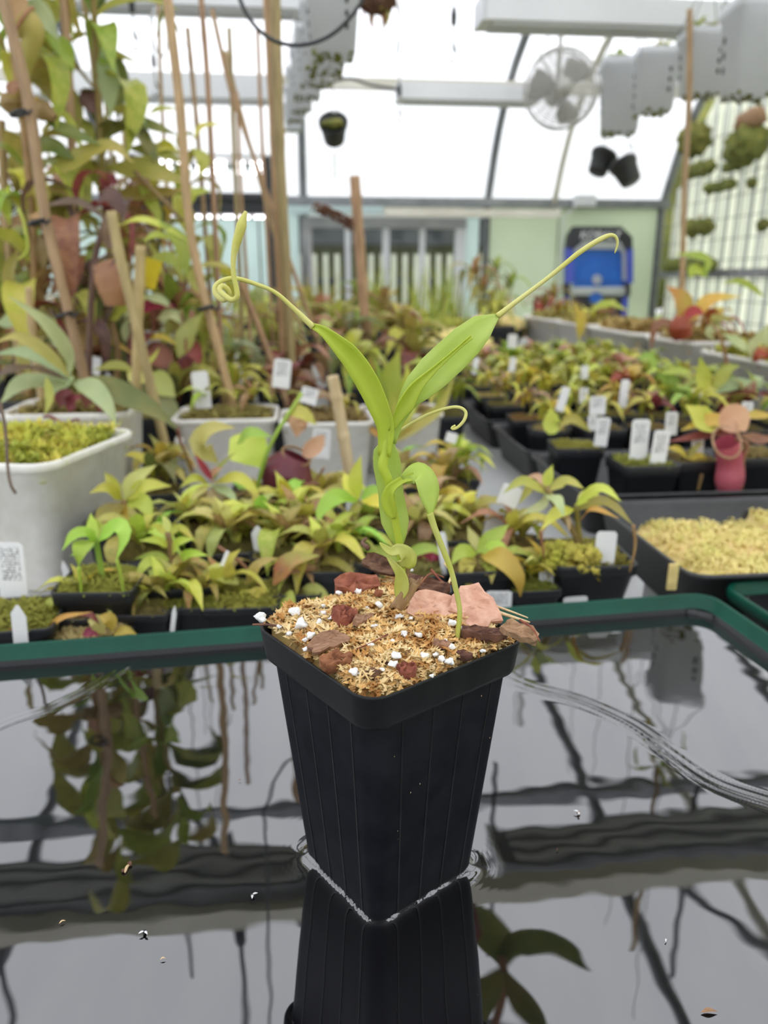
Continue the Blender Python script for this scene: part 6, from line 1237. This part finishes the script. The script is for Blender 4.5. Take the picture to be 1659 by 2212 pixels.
# ================================================================== fan
p = hs(uat(1215, 190, 3.3), 3.3, zat(190, 1215, 3.3)); k = m_per_px(p); R = 79*k
fan = thing('circulation_fan', 'grey round circulation fan hanging below the roof', 'fan', p, radians(2))
def ring(r, y, rad, nm): mb = MB(); mb.tube([Vector((cos(q)*r, y, sin(q)*r)) for q in [2*pi*j/40 for j in range(40)]], rad, 5, closed=True); mb.build(nm, 'fan_grey', fan)
ring(R, 0, R*.03, 'guard_rim'); ring(R*.98, .05, R*.03, 'guard_rim')
for i in range(13): ring(R*(.30+.053*i), -.025*cos(i/13*1.4)-.008, R*.016, 'guard_wire')
for i in range(24):
    a = 2*pi*i/24; mb = MB(); mb.tube([Vector((cos(a)*R*.25, -.034, sin(a)*R*.25)), Vector((cos(a)*R*.7, -.024, sin(a)*R*.7)), Vector((cos(a)*R, 0, sin(a)*R))], R*.011, 4); mb.build('guard_spoke', 'fan_grey', fan)
mb = MB(); mb.lathe([(0, .03), (R*.22, .03), (R*.25, .0), (R*.25, -.004), (0, -.01)], 20, (0, -.03, 0), Matrix.Rotation(-pi/2, 3, 'X')); mb.build('badge', 'fan_grey', fan)
mb = MB(); mb.lathe([(0, 0), (R*.28, 0), (R*.30, .02), (R*.28, .12), (0, .13)], 16, (0, .03, 0), Matrix.Rotation(-pi/2, 3, 'X')); mb.build('motor', 'blade_grey', fan)
for i in range(3):
    a0 = radians(50)+i*2*pi/3; mb = MB(); N = 8
    for j in range(N+1):
        r_ = R*(.2+.68*j/N); wd = radians(32+10*sin(j/N*pi))
        for q in range(6):
            a = a0+wd*(q/5-.5)*1.5; mb.v.append(Vector((cos(a)*r_, .03+.05*(q/5-.5), sin(a)*r_)))
    mb.f = [(j*6+q, j*6+q+1, (j+1)*6+q+1, (j+1)*6+q) for j in range(N) for q in range(5)]
    o = mb.build('blade', 'blade_grey', fan); s_ = o.modifiers.new('thickness', 'SOLIDIFY'); s_.thickness = .003
mb = MB(); mb.tube([(0, .08, R*.2), (0, .08, R), (0, .05, prof_h(3.3)-p.z-.03)], .010, 8); mb.build('mount_pole', 'fan_grey', fan)
mb = MB(); mb.tube(spline([(-.02, .06, R*.3), (-.10, .05, R*1.05), (-.05, .04, R*1.5), (-.03, .04, prof_h(3.3)-p.z-.05)], 14), .004, 6); mb.build('cord', 'rope_white', fan)

# ================================================================== right end wall: wire grid and moss balls
gz0, gz1 = -.3, 1.25; GU = U1-.06
g = thing('wire_grid', 'wire mesh grid on the right end wall carrying moss balls', 'wire grid', hs(GU, 4.6, gz0))
def gl(v, z): return hs(GU, v, z)-g.location
for i in range(24):
    v = 3.5+i*.083; mb = MB(); mb.tube([gl(v, gz0), gl(v, min(gz1, prof_h(v)-.05))], .0028, 5); mb.build('wire', 'wire_grey', g)
for i in range(13):
    z = gz0+.04+i*.115; mb = MB(); mb.tube([gl(3.5, z), gl(min(5.40, 5.40 if z < .8 else 5.1), z)], .0028, 5); mb.build('wire', 'wire_grey', g)
def wallball(label, px, py, rpx, mat, seed, sq=(1, 1, .95), long=0):
    # on the plane u = GU-.06
    d = ray(px, py); u = GU-.07; tt = u/(d.x*cos(YAW)+d.y*sin(YAW)); p = CAM+d*tt; k = m_per_px(p); R = rpx*k
    t = thing('moss_ball' if not long else 'moss_log', label, 'moss ball' if not long else 'moss log', p, YAW, 'moss mounts on the wire grid'); mb = MB()
    if not long: mb.blob((0, 0, 0), R, seed, 3, .5, sq, 4); mb.build('moss', mat, t)
    else:
        for q in range(long): mb.blob((0, (q-(long-1)/2)*R*1.9, 0), R, seed+q, 2, .5, (1, 1.2, .9), 3)
        mb.build('moss', mat, t)
    m2 = MB(); m2.tube([(R*.2, 0, R*.5), (.075, 0, R*1.3)], .002, 5); m2.build('wire_hook', 'wire_grey', t)
    rosette(t, Vector((0, 0, R*.7)), 5, R*.7, ('brown', 'olive'), .15, (80, 30), 'a', seed); return t
wallball('large dark green moss ball left of two big ones', 1498, 303, 34, 'moss_dark', 1); wallball('largest moss ball at the right picture edge', 1614, 312, 42, 'moss_dark', 2)
for i, (lab, px, py, r_, lg) in enumerate((('reddish mossy log above the largest ball', 1620, 258, 22, 2), ('mossy log with brown top under the left big ball', 1512, 366, 18, 3), ('small mossy log right of the long one', 1582, 358, 14, 2), ('chain of small moss tufts in the middle of the grid', 1556, 402, 14, 4), ('single tiny moss tuft at the grid middle right', 1624, 396, 12, 1), ('round olive moss clump low on the grid', 1510, 490, 22, 2), ('small dark moss tuft at the right edge, low', 1648, 487, 14, 1), ('long brown moss log along the bottom rail', 1490, 572, 17, 6))):
    wallball(lab, px, py, r_, 'bark_brown' if i == 0 else 'moss_dark', 30+i, long=lg if lg > 1 else 0)
cane('thin brown rod standing before the wire grid', ((1490, 20), (1488, 220), (1478, 420), (1474, 600)), 6, 2.35, 'bamboo', ground=True)

# ================================================================== blue folding stand against the far wall
SV = V1-.14
def sx(px, py=570): return uat(px, py, SV)
def sz(py, px=1295): return zat(py, px, SV)
st = thing('folding_stand', 'blue and black folding stand leaning on the pale green wall', 'folding stand', hs(sx(1296), SV, ZF)); MS = Matrix.Rotation(YAW, 3, 'Z')
def sprism(name, pts, y0, y1, mat):
    L0 = st.location; n = len(pts); mb = MB(); mb.v = [hs(sx(px, py), SV+y, sz(py, px))-L0 for y in (y0, y1) for px, py in pts]
    mb.f = [tuple(range(n))[::-1], tuple(range(n, 2*n))]+[(i, (i+1) % n, n+(i+1) % n, n+i) for i in range(n)]
    return mb.build(name, mat, st, smooth=False)
sprism('hood', ((1224, 535), (1228, 508), (1240, 489), (1342, 489), (1366, 512), (1367, 535), (1352, 545), (1340, 522), (1262, 520), (1236, 542)), 0, .05, 'charcoal')
sprism('back_panel', ((1240, 536), (1350, 536), (1352, 620), (1242, 620)), .03, .045, 'royal_blue')
sprism('pale_band', ((1236, 543), (1262, 520), (1340, 522), (1354, 546), (1354, 606), (1347, 606), (1346, 545), (1336, 538), (1262, 537), (1244, 550)), .0, .03, 'panel_white')
for a in ((1223, 1240), (1352, 1368)): sprism('side_rail', ((a[0], 536), (a[1], 536), (a[1], 612), (a[0], 612)), .0, .05, 'violet_blue')
disc = [(1295+46*cos(2*pi*i/24), 606+46*sin(2*pi*i/24)*1.0) for i in range(12, 25)]
sprism('round_boss', disc, .02, .03, 'royal_blue'); sprism('knob', [(1291+10*cos(2*pi*i/14), 604+11*sin(2*pi*i/14)) for i in range(14)], .005, .02, 'panel_white')
sprism('cross_bar', ((1230, 621), (1352, 619), (1352, 636), (1232, 638)), .0, .03, 'panel_white')
for a in ((1221, 1232), (1350, 1362)): sprism('hinge', ((a[0], 612), (a[1], 612), (a[1], 640), (a[0], 640)), .0, .05, 'charcoal')
sprism('seat', ((1240, 638), (1345, 638), (1345, 720), (1240, 720)), .02, .05, 'charcoal'); sprism('latch', [(1288+14*cos(2*pi*i/14), 644+13*sin(2*pi*i/14)) for i in range(14)], .0, .02, 'royal_blue')
for a in ((1222, 1234), (1348, 1360)):
    L0 = st.location; m_ = (a[0]+a[1])/2; mb = MB(); mb.bar(hs(sx(m_, 640), SV+.03, sz(640, m_))-L0, hs(sx(m_, 640), SV-.02, ZF)-L0, .04, .03); mb.build('leg', 'violet_blue', st, smooth=False)
fc = bpy.data.curves.new('lettering', 'FONT'); fc.body = 'KOBALT'; fc.size = .075; fc.align_x = 'CENTER'; fc.align_y = 'CENTER'; fc.extrude = .001; fc.shear = .2
fo = bpy.data.objects.new('lettering', fc); col.objects.link(fo); fo.parent = st; fo.location = hs(sx(1296, 508), SV-.003, sz(509, 1296))-st.location; fo.rotation_euler = (pi/2, 0, YAW); fc.materials.append(MATS['print_white'])
bpy.context.view_layer.update(); lm = bpy.data.meshes.new_from_object(fo); lo = link('lettering', lm, st, fo.location.copy(), fo.rotation_euler.copy()); bpy.data.objects.remove(fo)
# small grey box on the eave rail
t = thing('junction_box', 'grey junction box on the eave rail above the blue stand', 'junction box', hs(uat(1262, 437, V1-.1), V1-.1, zat(446, 1262, V1-.1)), YAW); mb = MB(); mb.box((0, 0, .035), (.14, .06, .07)); mb.build('box', 'fixture_grey', t, smooth=False); mb = MB(); mb.box((0, -.033, .035), (.12, .008, .055)); mb.build('lid', 'white_metal', t, smooth=False); mb = MB(); mb.tube([(-.05, .02, 0), (-.12, .03, -.06), (-.13, .04, -1.0)], .006, 6); mb.build('conduit', 'fixture_grey', t)

# ================================================================== lit rack at the far left
rk = thing('lit_rack', 'dark shelving rack with lit white strips behind the stakes', 'shelf', hs(-1.0, 4.2, 0), YAW)
def rx_(px, py): return uat(px, py, 4.2)+1.0
def rz2(py): return zat(py, 480, 4.2)
ra, rb = rx_(300, 430), rx_(592, 430)
for nm, py, hh, mt in (('shelf', 432, .03, 'charcoal'), ('shelf', 350, .02, 'fixture_grey')):
    mb = MB(); mb.box(((ra+rb)/2, 0, rz2(py)), (rb-ra, .4, hh)); mb.build(nm, mt, rk, smooth=False)
mb = MB(); mb.box(((ra+rb)/2, 0, rz2(452)), (rb-ra, .36, .07)); mb.build('bottom_tray', 'charcoal', rk, smooth=False)
for x in (ra+.02, rb-.02):
    for y in (-.19, .19): mb = MB(); mb.box((x, y, rz2(350)/2), (.03, .03, rz2(350))); mb.build('post', 'charcoal', rk, smooth=False)
for py, n in ((362, 6), (372, 6), (382, 5), (474, 7)):
    for i in range(n):
        x = rb-.03-(i+.5)*.085 if py != 474 else rb-.03-(i+.5)*.075
        mb = MB(); mb.box((x, -.17, rz2(py)), (.05, .012, .012)); mb.build('led', 'led_white', rk, smooth=False)
for py in (358, 470): mb = MB(); mb.box(((ra+rb)/2, -.15, rz2(py)), (rb-ra-.04, .03, .02)); mb.build('led_bar', 'led_case', rk, smooth=False)
# overhead plants that only the water shows
t = thing('overhead_plant', 'big-leaved plant hanging over the bench, mirrored at the lower right', 'hanging plant', (.21, 1.06, .92))
for pts, w_ in ((((0, 0, 0), (.03, .06, .0), (.10, .05, -.02), (.15, -.03, -.03)), .06), (((0, 0, 0), (-.01, .09, .0), (-.06, .12, -.02), (-.08, .10, -.04)), .075), (((0, 0, 0), (.03, -.08, .0), (.05, -.16, -.02)), .05), (((0, 0, 0), (-.05, -.06, .0), (-.05, -.14, -.02)), .06)):
    leaf_mb(pts, w_, Vector((0, 0, 1))).build('leaf', 'leaf_dark', t)
mb = MB(); mb.tube([(0, 0, -.02), (0, 0, .5), (0, .1, prof_h(1.1)-.97)], .008, 6); mb.build('stem', 'leaf_brown', t)
mb = MB(); mb.blob((-.07, .05, -.05), .035, 2, 3, .3, (1, 1, 1.3)); mb.build('pitcher', 'leaf_maroon', t)
t = thing('overhead_plant', 'slim leafy tendril overhead, mirrored near the right tray corner', 'hanging plant', hs(1.15, 2.1, 1.3)); rosette(t, Vector((0, 0, 0)), 7, .16, ('olive', 'green'), .2, (20, -70), 'ab', 7); mb = MB(); mb.tube([(0, 0, 0), (0, .02, .8)], .008, 6); mb.build('stem', 'leaf_brown', t)
